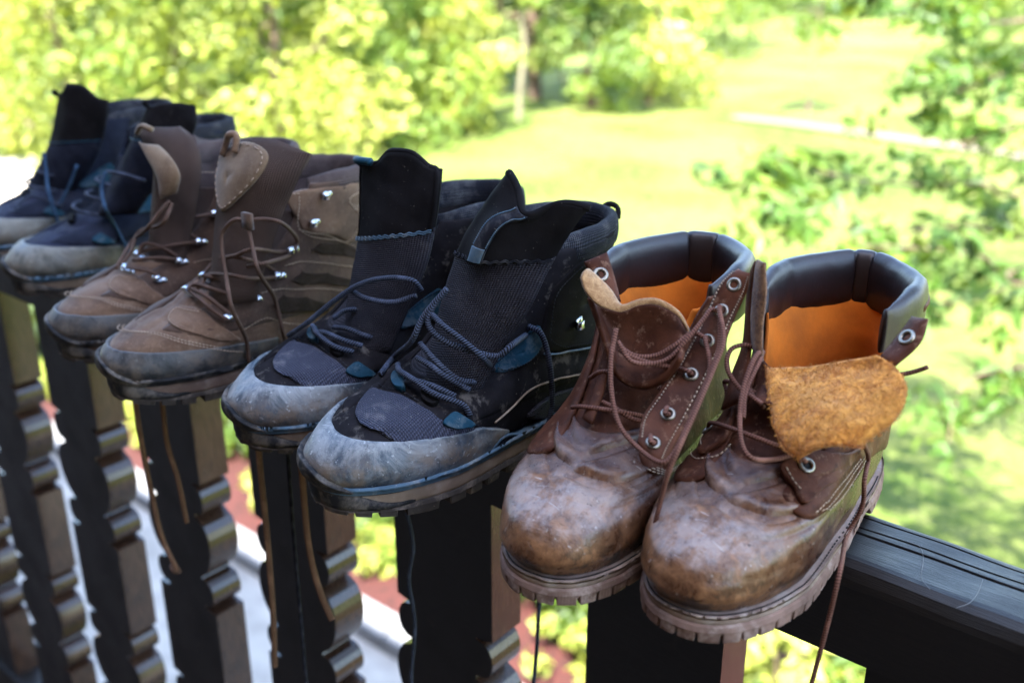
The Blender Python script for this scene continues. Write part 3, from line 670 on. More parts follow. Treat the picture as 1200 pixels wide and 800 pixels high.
def suede_mat(name, a, b_, scale=260, bs=.9):
    t = NT(name); n1 = t.noise(scale, 6, .75, dist=.5); n2 = t.noise(35, 4); c = t.mix(t.ramp(n1, .35, .68), a, b_); c = t.mix(t.math('MULTIPLY', t.ramp(n2, .45, .65), .4), c, tuple(v*.55 for v in b_))
    return t.done(c, .95, t.bump(n1, bs, .002), spec=.15, sheen=.25)
def dirty(name, base, var, dirt, damt=.6, dscale=30, rough=.6, wv=0, bump=.25, lo=.48, hi=.66, zr=None, spec=.09):
    """cloth or rubber with caked dust: noise-shaped dirt, optionally denser near the sole"""
    t = NT(name); nb = t.noise(40, 4); c = t.mix(t.ramp(nb, .3, .7), tuple(v*(1-var) for v in base), tuple(v*(1+var) for v in base))
    nrm = t.bump(t.noise(500, 3), bump, .0006)
    if wv:
        h = weave(t, wv); c = t.mix(t.ramp(h, -.2, .8), tuple(v*.45 for v in base), c); nrm = t.bump(h, .7, .0009, nrm)
    d = t.ramp(t.noise(dscale, 7, .68, dist=.3), lo, hi)
    if zr is not None: d = t.math('MULTIPLY', d, t.ramp(t.sep()[2], zr[1], zr[0]))
    c = t.mix(t.math('MULTIPLY', d, damt), c, dirt)
    sp = t.ramp(t.noise(330, 2), .70, .74); c = t.mix(t.math('MULTIPLY', sp, .5), c, dirt)
    r = t.math('ADD', t.math('MULTIPLY', d, .25), rough)
    return t.done(c, r, nrm, spec=spec)
def lace_mat(name, a, b_, k=26, bump=.8, twist=3.0):
    t = NT(name); u = t.sep(t.co('UV')); w = t.math('SINE', t.math('ADD', t.math('MULTIPLY', u[0], k), t.math('MULTIPLY', u[1], twist)))
    c = t.mix(t.ramp(w, -.5, .7), a, b_); c = t.mix(t.math('MULTIPLY', t.ramp(t.noise(60, 3), .5, .7), .35), c, tuple(min(1, v*1.7+.01) for v in b_))
    return t.done(c, .8, t.bump(w, bump, .0005), spec=.25)
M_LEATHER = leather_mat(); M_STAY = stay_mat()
M_SUEDE = suede_mat('rough_orange_suede', (.44, .14, .018), (.90, .40, .07), 210, .8)
M_TANEDGE = suede_mat('tan_suede', (.28, .135, .055), (.52, .29, .13), 320, .6)
M_COLLAR = simple('dark_padded_leather', (.018, .0095, .0085), .40, .3, 40, .25, 300)
M_LINING = simple('orange_lining', (.62, .155, .006), .9, .22, 25, .5, 180)
M_INSOLE = simple('worn_insole', (.13, .055, .02), .95, .4, 30)
M_WELT = dirty('dusty_welt', (.30, .21, .165), .25, (.42, .34, .29), .7, 60, .8)
M_GUMSOLE = dirty('dusty_brown_rubber', (.19, .115, .088), .3, (.40, .30, .25), .7, 45, .82)
M_THREAD = simple('pale_thread', (.40, .28, .19), .8, .2)
M_METAL = simple('brass_nickel', (.27, .235, .19), .38, .15, 80, .15, 300, metal=1.0)
M_STEEL = simple('steel_hook', (.62, .63, .66), .25, .12, 80, .15, 300, metal=1.0)
M_HOLE = simple('dark_hole', (.008, .006, .005), .9)
M_LACEB = lace_mat('red_brown_lace', (.085, .030, .018), (.19, .080, .052), 34, .35)
M_EDGE = suede_mat('brown_cut_edge', (.08, .034, .016), (.24, .12, .055), 300, .6)
# ---------------------------------------------------------------- boots, nearest pair: brown leather work boots
#        s    yf    zf    yb    zb    w     foot ex
KW = [(0.00, .285, .018, .012, .018, .049, 1.0, 2.55),
      (0.10, .296, .034, .004, .036, .0545, 1.0, 2.45),
      (0.20, .291, .0485, .002, .056, .055, 1.0, 2.35),
      (0.30, .272, .0605, .004, .073, .051, 1.0, 2.25),
      (0.38, .244, .0695, .008, .086, .0455, .95, 2.2),
      (0.46, .212, .082, .010, .098, .042, .85, 2.15),
      (0.56, .184, .103, .012, .112, .0415, .6, 2.1),
      (0.70, .162, .127, .012, .130, .044, .3, 2.1),
      (0.85, .152, .147, .008, .147, .049, .1, 2.1),
      (1.00, .150, .162, .004, .162, .053, .0, 2.1)]
row = 'worn boots lined up on the railing'
PI = math.pi
def work_boot(toe, yaw, label, bend, seed, thL, thR, creases, facets=None):
    b = Boot('work_boot', toe, yaw, KW, label, row, bend=bend, seed=seed, L=.30)
    b.sole('outsole', M_GUMSOLE, .0125, 0, .0072, lug=.0026, lugs=50, lugz=.0052, duty=.84, n=720, belly=.0008, phase=seed*.3, jit=.08)
    b.sole('welt', M_WELT, .0182, .0120, .0060, arch=0, n=300, belly=.0004)
    th, Pw, Nw = b.outline(260, .0042); G = []
    for i in range(260):
        if abs(th[i]) < 2.2: G.append(box_geo((Pw[i, 0], Pw[i, 1], .0184), .0022, .0008, .0007, np.array([[Nw[i, 1], Nw[i, 0], 0], [-Nw[i, 0], Nw[i, 1], 0], [0, 0, 1]])))
    V, F = join_geo(G); o = b.add('welt_stitching', V, F, M_HOLE, smooth=False); o['kind'] = 'stuff'
    def vf(T, S, A, B):
        T = (T+PI) % (2*PI)-PI; f = np.exp(-(T/1.25)**4); P = np.stack([T*3, S*20, T*0], -1); o = 0
        for sc, w, d, sk in ((.372, .014, .0040, .05), (.408, .009, .0024, -.03), (.338, .007, .0010, .08), (.435, .007, .0020, .02), (.39, .005, .0012, -.10)):
            q = S-sc-sk*T-.010*np.sin(T*4+sc*40); o = o-d*np.exp(-(q/w)**2)*f+.6*d*np.exp(-((q-.022)/w)**2)*f
        return o+.0007*vnoise(np.stack([T*8, S*30, T*0], -1), 1, seed)
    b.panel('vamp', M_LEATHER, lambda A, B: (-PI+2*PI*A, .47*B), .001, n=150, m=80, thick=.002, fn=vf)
    # quarters wrap round the heel from throat edge to throat edge
    def qf(A, B):
        lo = .275-.05*sstep(0, .12, A)*(1-sstep(.88, 1, A))-.19*sstep(.12, .40, A)*(1-sstep(.60, .88, A))
        S = lo+(.985-lo)*B; c0 = thL(S); c1 = 2*PI+thR(S); return c0+(c1-c0)*A, S
    b.panel('quarter', M_STAY, qf, .0028, n=120, m=44, thick=.0035, amp=.0009, ns=45, seed=seed+4)
    # inside: orange lining, insole
    def lf(A, B): S = .22+.66*B; c0 = thL(np.maximum(S, .42))-.02; c1 = 2*PI+thR(np.maximum(S, .42))+.02; return c0+(c1-c0)*A, S
    b.panel('lining', M_LINING, lf, -.0042, n=90, m=40, thick=.0015, amp=.0007, ns=40, seed=seed+9)
    b.panel('vamp_lining', M_INSOLE, lambda A, B: (-PI+2*PI*A, .03+.40*B), -.0035, n=60, m=20, thick=.001)
    th = np.linspace(-PI, PI, 80, endpoint=False); Pi = b.P(th, np.full(80, .06)); c = Pi.mean(0); Pi = c+(Pi-c)*.93; V = np.concatenate([Pi, Pi-[0, 0, .004]])
    b.add('insole', V, [tuple(range(80)), tuple(range(159, 79, -1))]+[(i, (i+1) % 80, 80+(i+1) % 80, 80+i) for i in range(80)], M_INSOLE)
    b.panel('gusset', M_STAY, lambda A, B: ((thR(.43+.27*B)-.1)*(1-A)+(thL(.43+.27*B)+.1)*A, .43+.27*B), -.0012, n=30, m=20, thick=.0016, amp=.0012, ns=60)
    col = b.collar('collar', M_COLLAR, .92, 2*PI-1.05, .90, .0080, .0225, .0035, creases, facets=facets)
    return b
def interp_f(pts):
    pts = sorted(pts); xs = [p[0] for p in pts]; ys = [p[1] for p in pts]; return lambda S: np.interp(S, xs, ys)
def boot_p4r():
    b = work_boot((-.245, -.147), 3, 'brown leather work boot nearest the camera with its rough tongue folded out', .007, 0,
                  interp_f([(.27, 1.05), (.3, .9), (.40, .42), (.46, .50), (.6, .60), (.8, .85), (1, 1.0)]), interp_f([(.26, -1.1), (.3, -.95), (.40, -.60), (.46, -.8), (.55, -1.25), (.7, -1.50), (1, -1.65)]),
                  [(2.80, .05, .16), (3.14, .04, .13), (3.7, .25, .05), (2.3, .3, .05)], [1.7, 2.80, 3.14, 4.35])
    # lower right facing with one open eyelet, stitched to the quarter
    f = b.poly('eyelet_facing', M_STAY, [(912, 546), (950, 528), (1000, 520), (990, 540), (960, 575), (939, 594), (926, 575)], .0068, .004, amp=.0004)
    b.eyelet(939, 550, M_METAL, .0075, .0042, .0015, M_HOLE)
    f = b.poly('eyelet_facing', M_STAY, [(822, 536), (829, 505), (845, 480), (862, 462), (866, 480), (858, 512), (840, 530)], .0062, .004)
    b.eyelet(835, 509, M_METAL, .0068, .0040, .0014, M_HOLE)
    for k in range(3):
        b.stitch([(950+k*7, 602-k*2), (975+k*7, 572-k*2), (1003+k*4, 535-k*2)], M_THREAD, .0045, .0036, .0005)
    b.stitch([(932, 578), (918, 555), (914, 548)], M_THREAD, .0074, .0034); b.stitch([(828, 530), (836, 512), (850, 486), (860, 470)], M_THREAD, .0070, .0034)
    b.stitch([(800, 520), (826, 541), (846, 536), (862, 520)], M_THREAD, .0032, .0036)
    # left facing: tall strip seen edge-on
    Lp = [b.fr(886, 420, .168), b.fr(881, 385, .164), b.fr(883, 340, .160), b.fr(887, 304, .156)]; Rp = [b.fr(893, 424, .176), b.fr(893, 385, .172), b.fr(897, 345, .170), b.fr(896, 308, .166)]
    b.sheet('eyelet_facing', M_EDGE, Lp, Rp, .0045, .001, n=8, m=24, amp=.0008)
    Lp = [b.fr(868, 470, .190), b.fr(876, 440, .178), b.fr(880, 400, .168), b.fr(882, 340, .158), b.fr(886, 306, .154)]; Rp = [b.fr(846, 480, .180), b.fr(858, 440, .166), b.fr(872, 400, .154), b.fr(878, 340, .146), b.fr(884, 310, .14)]
    b.sheet('eyelet_facing', M_STAY, Lp, Rp, .004, .001, n=8, m=24)
    # upper right facing, folded outward, with its eyelet
    Lp = [b.fr(1032, 419, .150), b.fr(1052, 394, .138), b.fr(1070, 371, .128)]; Rp = [b.fr(1049, 428, .158), b.fr(1078, 402, .146), b.fr(1088, 374, .136)]
    b.sheet('eyelet_facing', M_STAY, Lp, Rp, .0045, .0015, n=12, m=20, amp=.0004)
    c = b.on_sheet(.52, .52, .0026); P, N = b.last; b.ring(c, N[6, 10], .0042, .0014, M_METAL, M_HOLE)
    # tongue: leather face rising in the throat, flesh side folded out over the lacing
    L2 = [b.fr(884, 470, .195), b.fr(888, 452, .176), b.fr(898, 440, .166)]; R2 = [b.fr(985, 490, .190), b.fr(1012, 455, .172), b.fr(1026, 427, .160)]
    tg = b.sheet('tongue', M_STAY, L2, R2, .003, [.0, -.005, -.010], n=18, m=16, bdir=(0, .75, .65))
    Lp = [b.fr(897, 431, .166), b.fr(899, 445, .176), b.fr(902, 470, .190), b.fr(909, 500, .205), b.fr(920, 522, .214), b.fr(938, 537, .220)]
    Rp = [b.fr(1026, 416, .160), b.fr(1046, 427, .164), b.fr(1059, 445, .172), b.fr(1062, 466, .182), b.fr(1047, 494, .196), b.fr(1010, 522, .210)]
    b.sheet('folded_flap', M_SUEDE, Lp, Rp, .0035, [-.006, -.004, .002, .007, .010, .009], n=40, m=44, amp=.0016, ns=90, parent=tg, bdir=(0, .75, .65))
    b.nap(M_SUEDE, 5000, .0022, tg)
    # laces
    e = .010
    b.lace([(892, 410, ('y', .172)), (882, 424, ('y', .186)), (869, 464, ('y', .205)), (868, 512, ('y', .222)), (880, 536, ('y', .228)), (904, 547, e), (926, 538, e), (938, 548, .0085)], M_LACEB, .0016)
    b.lace([(894, 412, ('y', .168)), (889, 425, ('y', .180)), (874, 458, ('y', .200)), (871, 490, ('y', .212))], M_LACEB, .0016)
    b.lace([(886, 408, ('y', .168)), (872, 404, ('y', .172)), (856, 410, ('y', .178)), (852, 430, ('y', .186)), (864, 452, ('y', .192)), (880, 464, ('y', .194)), (893, 473, ('y', .196))], M_LACEB, .0016)
    b.lace([(834, 509, .006), (846, 507, .010), (868, 515, .012), (900, 528, .012), (922, 536, .011), (932, 545, .008)], M_LACEB, .0016)
    b.lace([(842, 470, .006), (852, 459, .010), (868, 455, .014), (888, 466, .012), (900, 484, .008)], M_LACEB, .0016)
    b.lace([(860, 447, .004), (876, 456, .010), (896, 470, .010)], M_LACEB, .0016)
    b.lace([(1010, 515, ('y', .195)), (1007, 535, .006), (1002, 560, .006), (998, 590, .007), (993, 630, .007), (985, 665, ('y', .215)), (972, 722, ('y', .224)), (958, 775, ('y', .226)), (948, 812, ('y', .228))], M_LACEB, .0016)
    b.lace([(1040, 440, ('y', .140)), (1060, 438, ('y', .136)), (1076, 434, ('y', .134)), (1087, 430, ('y', .134))], M_LACEB, .0016)
    return b
def boot_p4l():
    b = work_boot((-.345, -.176), 7, 'brown leather work boot second from the right with a row of six eyelets', -.007, 1,
                  interp_f([(.27, 1.05), (.3, .9), (.40, .42), (.46, .50), (.6, .62), (.8, .85), (1, 1.05)]), interp_f([(.26, -1.25), (.32, -1.0), (.39, -.80), (.46, -.70), (.6, -.78), (.86, -.86), (1, -.95)]),
                  [(2.72, .05, .15), (3.25, .04, .13), (2.3, .3, .05)], [1.6, 2.72, 3.25, 4.2])
    Lp = [b.fr(*p) for p in [(747, 518, .236), (754, 487, .216), (774, 458, .200), (795, 429, .182), (812, 400, .168), (829, 368, .154), (845, 333, .144), (866, 315, .136)]]
    Rp = [b.fr(*p) for p in [(777, 545, .238), (788, 526, .228), (806, 492, .208), (830, 445, .184), (849, 402, .166), (864, 366, .152), (876, 340, .144), (879, 320, .138)]]
    st = b.sheet('eyelet_facing', M_STAY, Lp, Rp, .0046, .002, n=14, m=60, amp=.0007, ns=60)
    E = []
    for v in (.075, .245, .42, .575, .725, .875):
        c = b.on_sheet(.52, v, .0025); P, N = b.last; E.append(c+N[7, int(v*59)]*.0006); b.ring(c, N[7, int(v*59)], .0037, .0013, M_METAL, M_HOLE)
    for u in (.12, .88): b.add('stitching', *join_geo([tube_geo(np.array([b.on_sheet(u, v, .0027), b.on_sheet(u, v+.008, .0027)]), .00055, 4)[:2] for v in np.linspace(.03, .95, 58)]), M_THREAD, st)['kind'] = 'stuff'
    for k in range(3): b.stitch([(756+k*5, 552-k), (770+k*6, 556-k*3), (790+k*4, 548-k*5)], M_THREAD, .0034, .0036)
    # left facing seen from its cut edge
    Lp = [b.fr(683, 490, .206), b.fr(697, 455, .188), b.fr(706, 420, .174), b.fr(712, 395, .166)]; Rp = [b.fr(694, 497, .212), b.fr(708, 456, .192), b.fr(716, 425, .178), b.fr(722, 392, .170)]
    b.sheet('eyelet_facing', M_STAY, Lp, Rp, .0045, .001, n=8, m=26, amp=.0006)
    Lp = [b.fr(703, 342, .166), b.fr(692, 325, .160), b.fr(685, 307, .156)]; Rp = [b.fr(727, 354, .160), b.fr(720, 325, .152), b.fr(711, 296, .146)]
    b.sheet('eyelet_facing', M_STAY, Lp, Rp, .0045, .002, n=12, m=18, amp=.0004); c = b.on_sheet(.5, .55, .0026); P, N = b.last; b.ring(c, N[6, 9], .0042, .0015, M_METAL, M_HOLE)
    # tongue: brown face in the throat, tan flesh side curling over at the top left
    top = [(690, 348), (701, 357), (727, 365), (750, 357), (772, 357), (795, 370), (807, 390)]
    T = catmull([b.fr(*p, .186-.004*i) for i, p in enumerate(top)], 24); Bm = catmull([b.fr(*p, .196) for p in [(716, 420), (722, 440), (738, 452), (756, 455), (775, 448), (788, 436), (798, 420)]], 24)
    u = np.linspace(0, 1, 18)[:, None, None]; P = (T[None]*(1-u)+Bm[None]*u)-np.array([0, .010, 0])*np.sin(PI*u)*np.sin(PI*np.linspace(0, 1, 24))[None, :, None]
    P = P.transpose(1, 0, 2); N = np.cross(np.gradient(P, axis=0), np.gradient(P, axis=1)); N /= np.linalg.norm(N, axis=-1)[..., None]; N *= np.sign(N[..., 1].mean())
    V, F = shell(P+N*.0018, P-N*.0018); tg = b.add('tongue', V, F, M_STAY)
    T2 = catmull([b.fr(*p) for p in [(681, 325, .200), (686, 341, .202), (701, 357, .200), (726, 365, .192), (750, 357, .186), (772, 357, .181), (795, 370, .176), (807, 390, .172)]], 36)
    U2 = catmull([b.fr(*p) for p in [(689, 316, .188), (700, 325, .188), (715, 340, .186), (729, 359, .188), (751, 353.5, .183), (772, 353.5, .179), (794, 367, .174), (806, 387, .170)]], 36)
    u = np.linspace(0, 1, 10)[None, :, None]; P = T2[:, None]*(1-u)+U2[:, None]*u+np.array([0, .001, .002])*np.sin(PI*u)
    N = np.cross(np.gradient(P, axis=0), np.gradient(P, axis=1)); N /= np.linalg.norm(N, axis=-1)[..., None]; N *= np.sign(N[..., 2].mean())
    V, F = shell(P+N*.0012, P-N*.0012); b.add('curled_edge', V, F, M_TANEDGE, tg)
    # laces run from the left facing to the eyelets of the right one
    U = np.array([0, .004, .003])
    b.lace([(677, 483, .006), (692, 486, .010), (727, 490, .010), (752, 497, .011), E[0]+U, E[0]-U*.6], M_LACEB)
    b.lace([(696, 446, .004), (712, 443, .010), (733, 445, .011), (752, 452, .010), (772, 464, .012), E[1]+U, E[1]-U*.6], M_LACEB)
    b.lace([(700, 470, .004), (720, 484, .009), (736, 496, .009), (754, 503, .010), E[0]+U*.8, E[0]-U], M_LACEB)
    b.lace([(740, 430, .006), (760, 446, .012), (778, 462, .013), E[1]+U*1.2, E[1]-U*.5], M_LACEB)
    b.lace([(724, 408, ('y', .196)), (740, 418, ('y', .198)), (765, 426, ('y', .196)), (792, 431, ('y', .190)), E[2]+U, E[2]-U*.6], M_LACEB)
    b.lace([(724, 405, ('y', .196)), (745, 417, ('y', .196)), (770, 416, ('y', .190)), (793, 403, ('y', .184)), (812, 390, ('y', .174)), E[3]+U*.7, E[3]-U*.6], M_LACEB)
    b.lace([(724, 400, ('y', .200)), (742, 424, ('y', .204)), (780, 422, ('y', .192)), (806, 396, ('y', .180)), (826, 372, ('y', .166)), (833, 363, ('y', .160)), E[4]-U*.4], M_LACEB)
    b.lace([(722, 385, ('y', .200)), (716, 421, ('y', .212)), (717, 462, ('y', .224)), (727, 500, ('y', .234)), (752, 528, ('y', .240)), (776, 542, ('y', .246)), (790, 530, ('y', .240)), (806, 500, ('y', .224)), (824, 460, ('y', .204)), (832, 428, ('y', .188)), E[3]+U, E[3]-U*.5], M_LACEB)
    b.lace([E[4]-U*.5, E[4]+U, (848, 398, ('y', .178)), (838, 428, ('y', .192)), (815, 482, ('y', .220)), (796, 524, ('y', .240)), (784, 552, ('y', .246)), (776, 580, ('y', .246)), (768, 612, ('y', .246))], M_LACEB)
    b.lace([E[4]-U*.5, E[4]+U*.8, (843, 404, ('y', .176)), (828, 448, ('y', .200)), (802, 506, ('y', .230)), (786, 542, ('y', .244)), (779, 568, ('y', .246))], M_LACEB)
    return b

# ---------------------------------------------------------------- hiking boots
M_NUBUCK = dirty('black_nubuck', (.015, .013, .014), .35, (.20, .17, .145), .45, 60, .85, lo=.54, hi=.68, spec=.03)
M_BLACK = dirty('black_smooth_cloth', (.0095, .0082, .0085), .3, (.10, .085, .075), .22, 60, .8, lo=.6, hi=.8, spec=.05)
M_MESH = dirty('grey_navy_mesh', (.075, .075, .105), .2, (.30, .27, .25), .45, 40, .7, wv=3.5, lo=.52, hi=.72)
M_TMESH = dirty('dark_tongue_mesh', (.055, .050, .060), .2, (.16, .14, .13), .30, 40, .7, wv=3.5, lo=.55, hi=.75)
def rand_mat(name, a, dust, mud):
    t = NT(name); z = t.sep()[2]; c = t.mix(t.ramp(t.noise(35, 5, .6), .3, .7), tuple(v*.65 for v in a), a)
    d = t.ramp(t.noise(30, 9, .76, dist=.5), .42, .64); c = t.mix(t.math('MULTIPLY', d, .75), c, dust)
    m = t.math('MULTIPLY', t.ramp(z, .062, .036), t.ramp(t.noise(48, 7, .7), .36, .62)); c = t.mix(t.math('MULTIPLY', m, .85), c, mud)
    sp = t.ramp(t.noise(240, 3, .6), .62, .70); c = t.mix(t.math('MULTIPLY', sp, .55), c, tuple(min(1, v*1.35) for v in dust))
    sc = t.ramp(t.noise(160, 3, .5, co=t.co('Object', (.25, 1, 1.6)), dist=1.5), .66, .72); c = t.mix(t.math('MULTIPLY', sc, .5), c, (.02, .02, .022))
    return t.done(c, t.ramp(d, 0, 1, .40, .70), t.bump(t.noise(300, 4), .35, .0008, t.bump(t.noise(60, 5), .3, .0015)), spec=.5)
M_RAND = rand_mat('muddy_blue_grey_rubber', (.045, .062, .082), (.33, .325, .31), (.21, .14, .09))
M_BUMP = dirty('muddy_black_rubber', (.022, .021, .022), .3, (.27, .22, .175), .65, 40, .6, lo=.45, hi=.68, bump=.4)
M_MID = dirty('tan_midsole', (.30, .21, .15), .2, (.42, .34, .27), .6, 40, .75)
M_BLUELINE = dirty('dusty_blue_rubber_line', (.08, .13, .175), .2, (.32, .31, .29), .5, 60, .6)
M_LUG = dirty('dirty_lug_rubber', (.060, .048, .042), .3, (.26, .20, .16), .6, 50, .85)
M_TEAL = dirty('teal_panel', (.010, .042, .066), .25, (.20, .21, .20), .35, 60, .55)
M_NAVYLACE = lace_mat('flecked_navy_lace', (.004, .005, .008), (.060, .070, .105), 30, .3, 9.0)
M_BLUELACE = lace_mat('blue_lace', (.012, .030, .060), (.04, .085, .15), 34, .3)
M_GREYPIPE = dirty('grey_collar_cloth', (.030, .030, .040), .2, (.2, .19, .18), .3, 40, .8, wv=4.2)
KH = [(0.00, .309, .026, .012, .026, .053, 1.0, 2.4),
      (0.10, .318, .040, .004, .042, .057, 1.0, 2.3),
      (0.20, .310, .052, .002, .058, .0575, 1.0, 2.2),
      (0.30, .286, .063, .004, .074, .055, 1.0, 2.15),
      (0.38, .254, .071, .008, .086, .051, .95, 2.1),
      (0.46, .222, .083, .010, .098, .048, .85, 2.1),
      (0.56, .194, .104, .012, .114, .044, .6, 2.1),
      (0.70, .174, .130, .014, .134, .044, .3, 2.1),
      (0.85, .163, .153, .012, .154, .046, .1, 2.1),
      (1.00, .156, .170, .008, .172, .048, .0, 2.1)]
def hiker(toe, yaw, L, label, bend, seed, mats, K=KH, thL=None, thR=None, topcap=None, bump_top=.12, rim=.0055, wide=1.0):
    K = np.array(K); K[:, [1, 3]] *= L/.32; K[:, 5] *= wide
    b = Boot('hiking_boot', toe, yaw, K, label, row, bend=bend, seed=seed, L=L)
    thL = thL or interp_f([(.36, .35), (.42, .55), (.6, .62), (1, .85)]); thR = thR or interp_f([(.36, -.35), (.42, -.55), (.6, -.70), (1, -.95)])
    b.sole('outsole', mats['lug'], .0115, 0, .0062, lug=.0045, lugs=30, lugz=.0065, duty=.70, n=720, toe_up=.007, belly=.001, jit=.25, phase=seed*.37)
    b.sole('midsole', mats['mid'], .0265, .0105, .0052, arch=0, n=300, belly=.0016, toe_up=.004)
    b.sole('midsole_line', mats['line'], .0275, .0240, .0092, arch=0, n=300, belly=.0003)
    def vf(T, S, A, B):
        T = (T+PI) % (2*PI)-PI; f = np.exp(-(T/1.3)**4); o = 0
        for sc, w, d, sk in ((.36, .012, .0016, .03), (.40, .010, .0014, -.02)):
            q = S-sc-sk*T; o = o-d*np.exp(-(q/w)**2)*f
        return o+.0007*vnoise(np.stack([T*8, S*30, T*0], -1), 1, seed)
    b.panel('vamp', mats['vamp'], lambda A, B: (-PI+2*PI*A, .03+.43*B), .001, n=130, m=60, thick=.002, fn=vf)
    def qf(A, B):
        lo = .30-.06*sstep(0, .12, A)*(1-sstep(.88, 1, A))-.16*sstep(.12, .40, A)*(1-sstep(.60, .88, A)); S = lo+(.97-lo)*B
        c0 = thL(S); c1 = 2*PI+thR(S); return c0+(c1-c0)*A, S
    b.panel('quarter', mats['quarter'], qf, .0026, n=120, m=44, thick=.0035, amp=.0010, ns=50, seed=seed+4)
    def lf(A, B): S = .25+.67*B; c0 = thL(np.maximum(S, .42))-.02; c1 = 2*PI+thR(np.maximum(S, .42))+.02; return c0+(c1-c0)*A, S
    b.panel('lining', mats['lining'], lf, -.0042, n=70, m=30, thick=.0015)
    b.panel('gusset', mats['gusset'], lambda A, B: ((thR(.42+.38*B)-.1)*(1-A)+(thL(.42+.38*B)+.1)*A, .42+.38*B), -.0006, n=30, m=24, thick=.0016, amp=.0012, ns=60)
    b.collar('collar', mats['collar'], thL(1.0)-.05, 2*PI+thR(1.0)+.05, .94, .0062, .0130, .0030, [(2.5, .2, .12), (3.4, .25, .1), (4.4, .2, .12)], wob=.0008)
    th = np.linspace(-PI, PI, 60, endpoint=False); Pi = b.P(th, np.full(60, .08)); c = Pi.mean(0); Pi = c+(Pi-c)*.93; V = np.concatenate([Pi, Pi-[0, 0, .004]])
    b.add('insole', V, [tuple(range(60)), tuple(range(119, 59, -1))]+[(i, (i+1) % 60, 60+(i+1) % 60, 60+i) for i in range(60)], mats['lining'])
    top = topcap or interp_f([(-1.55, .10), (-1.2, .20), (-.8, .24), (-.3, .27), (.3, .27), (.8, .24), (1.2, .20), (1.55, .10)])
    b.patch('toe_cap', mats['cap'], -1.5, 1.5, lambda T: T*0, lambda T: top(T), .0042, n=90, m=24, thick=.0045, amp=.0007, ns=90, seed=seed)
    bt = lambda T: .008+bump_top*sstep(-.62, .15, T)*(1-.7*sstep(.6, 1.1, T))
    b.patch('toe_bumper', mats['bumper'], -.85, 1.1, lambda T: T*0, bt, .0080, n=70, m=16, thick=.006, amp=.0005, ns=140, seed=seed+1)
    # outsole rubber carried up below the bumper
    th, Pw, Nw = b.outline(220, .0074); k = (th > -.85) & (th < 1.15); Pw, Nw, th = Pw[k], Nw[k], th[k]
    rows = []
    for z, r in ((.034, -.001), (.032, .0006), (.024, .0014), (.016, .0010), (.011, -.0006), (.0105, -.004)):
        e = sstep(-.85, -.60, th)*sstep(1.15, .85, th); zt = .0112+(.034-.0112)*(.12+.88*sstep(-.75, .0, th)); rows.append(np.stack([Pw[:, 0]+Nw[:, 0]*(r*e-.002*(1-e)), Pw[:, 1]+Nw[:, 1]*(r*e-.002*(1-e)), .0105+(z-.0105)/(.034-.0105)*(zt-.0105)], -1))
    G = np.stack(rows, 1); In = G.copy(); In[..., :2] -= Nw[:, None, :2]*.005
    V, F = shell(G, In); b.add('toe_wall', V, F, mats['bumper'])
    return b
def conv(b, pts): return [b.ths(*p) for p in pts]
BLK = dict(lug=M_LUG, mid=M_MID, line=M_BLUELINE, vamp=M_NUBUCK, quarter=M_NUBUCK, lining=M_BLACK, gusset=M_TMESH, collar=M_GREYPIPE, cap=M_RAND, bumper=M_BUMP)
FE = {}
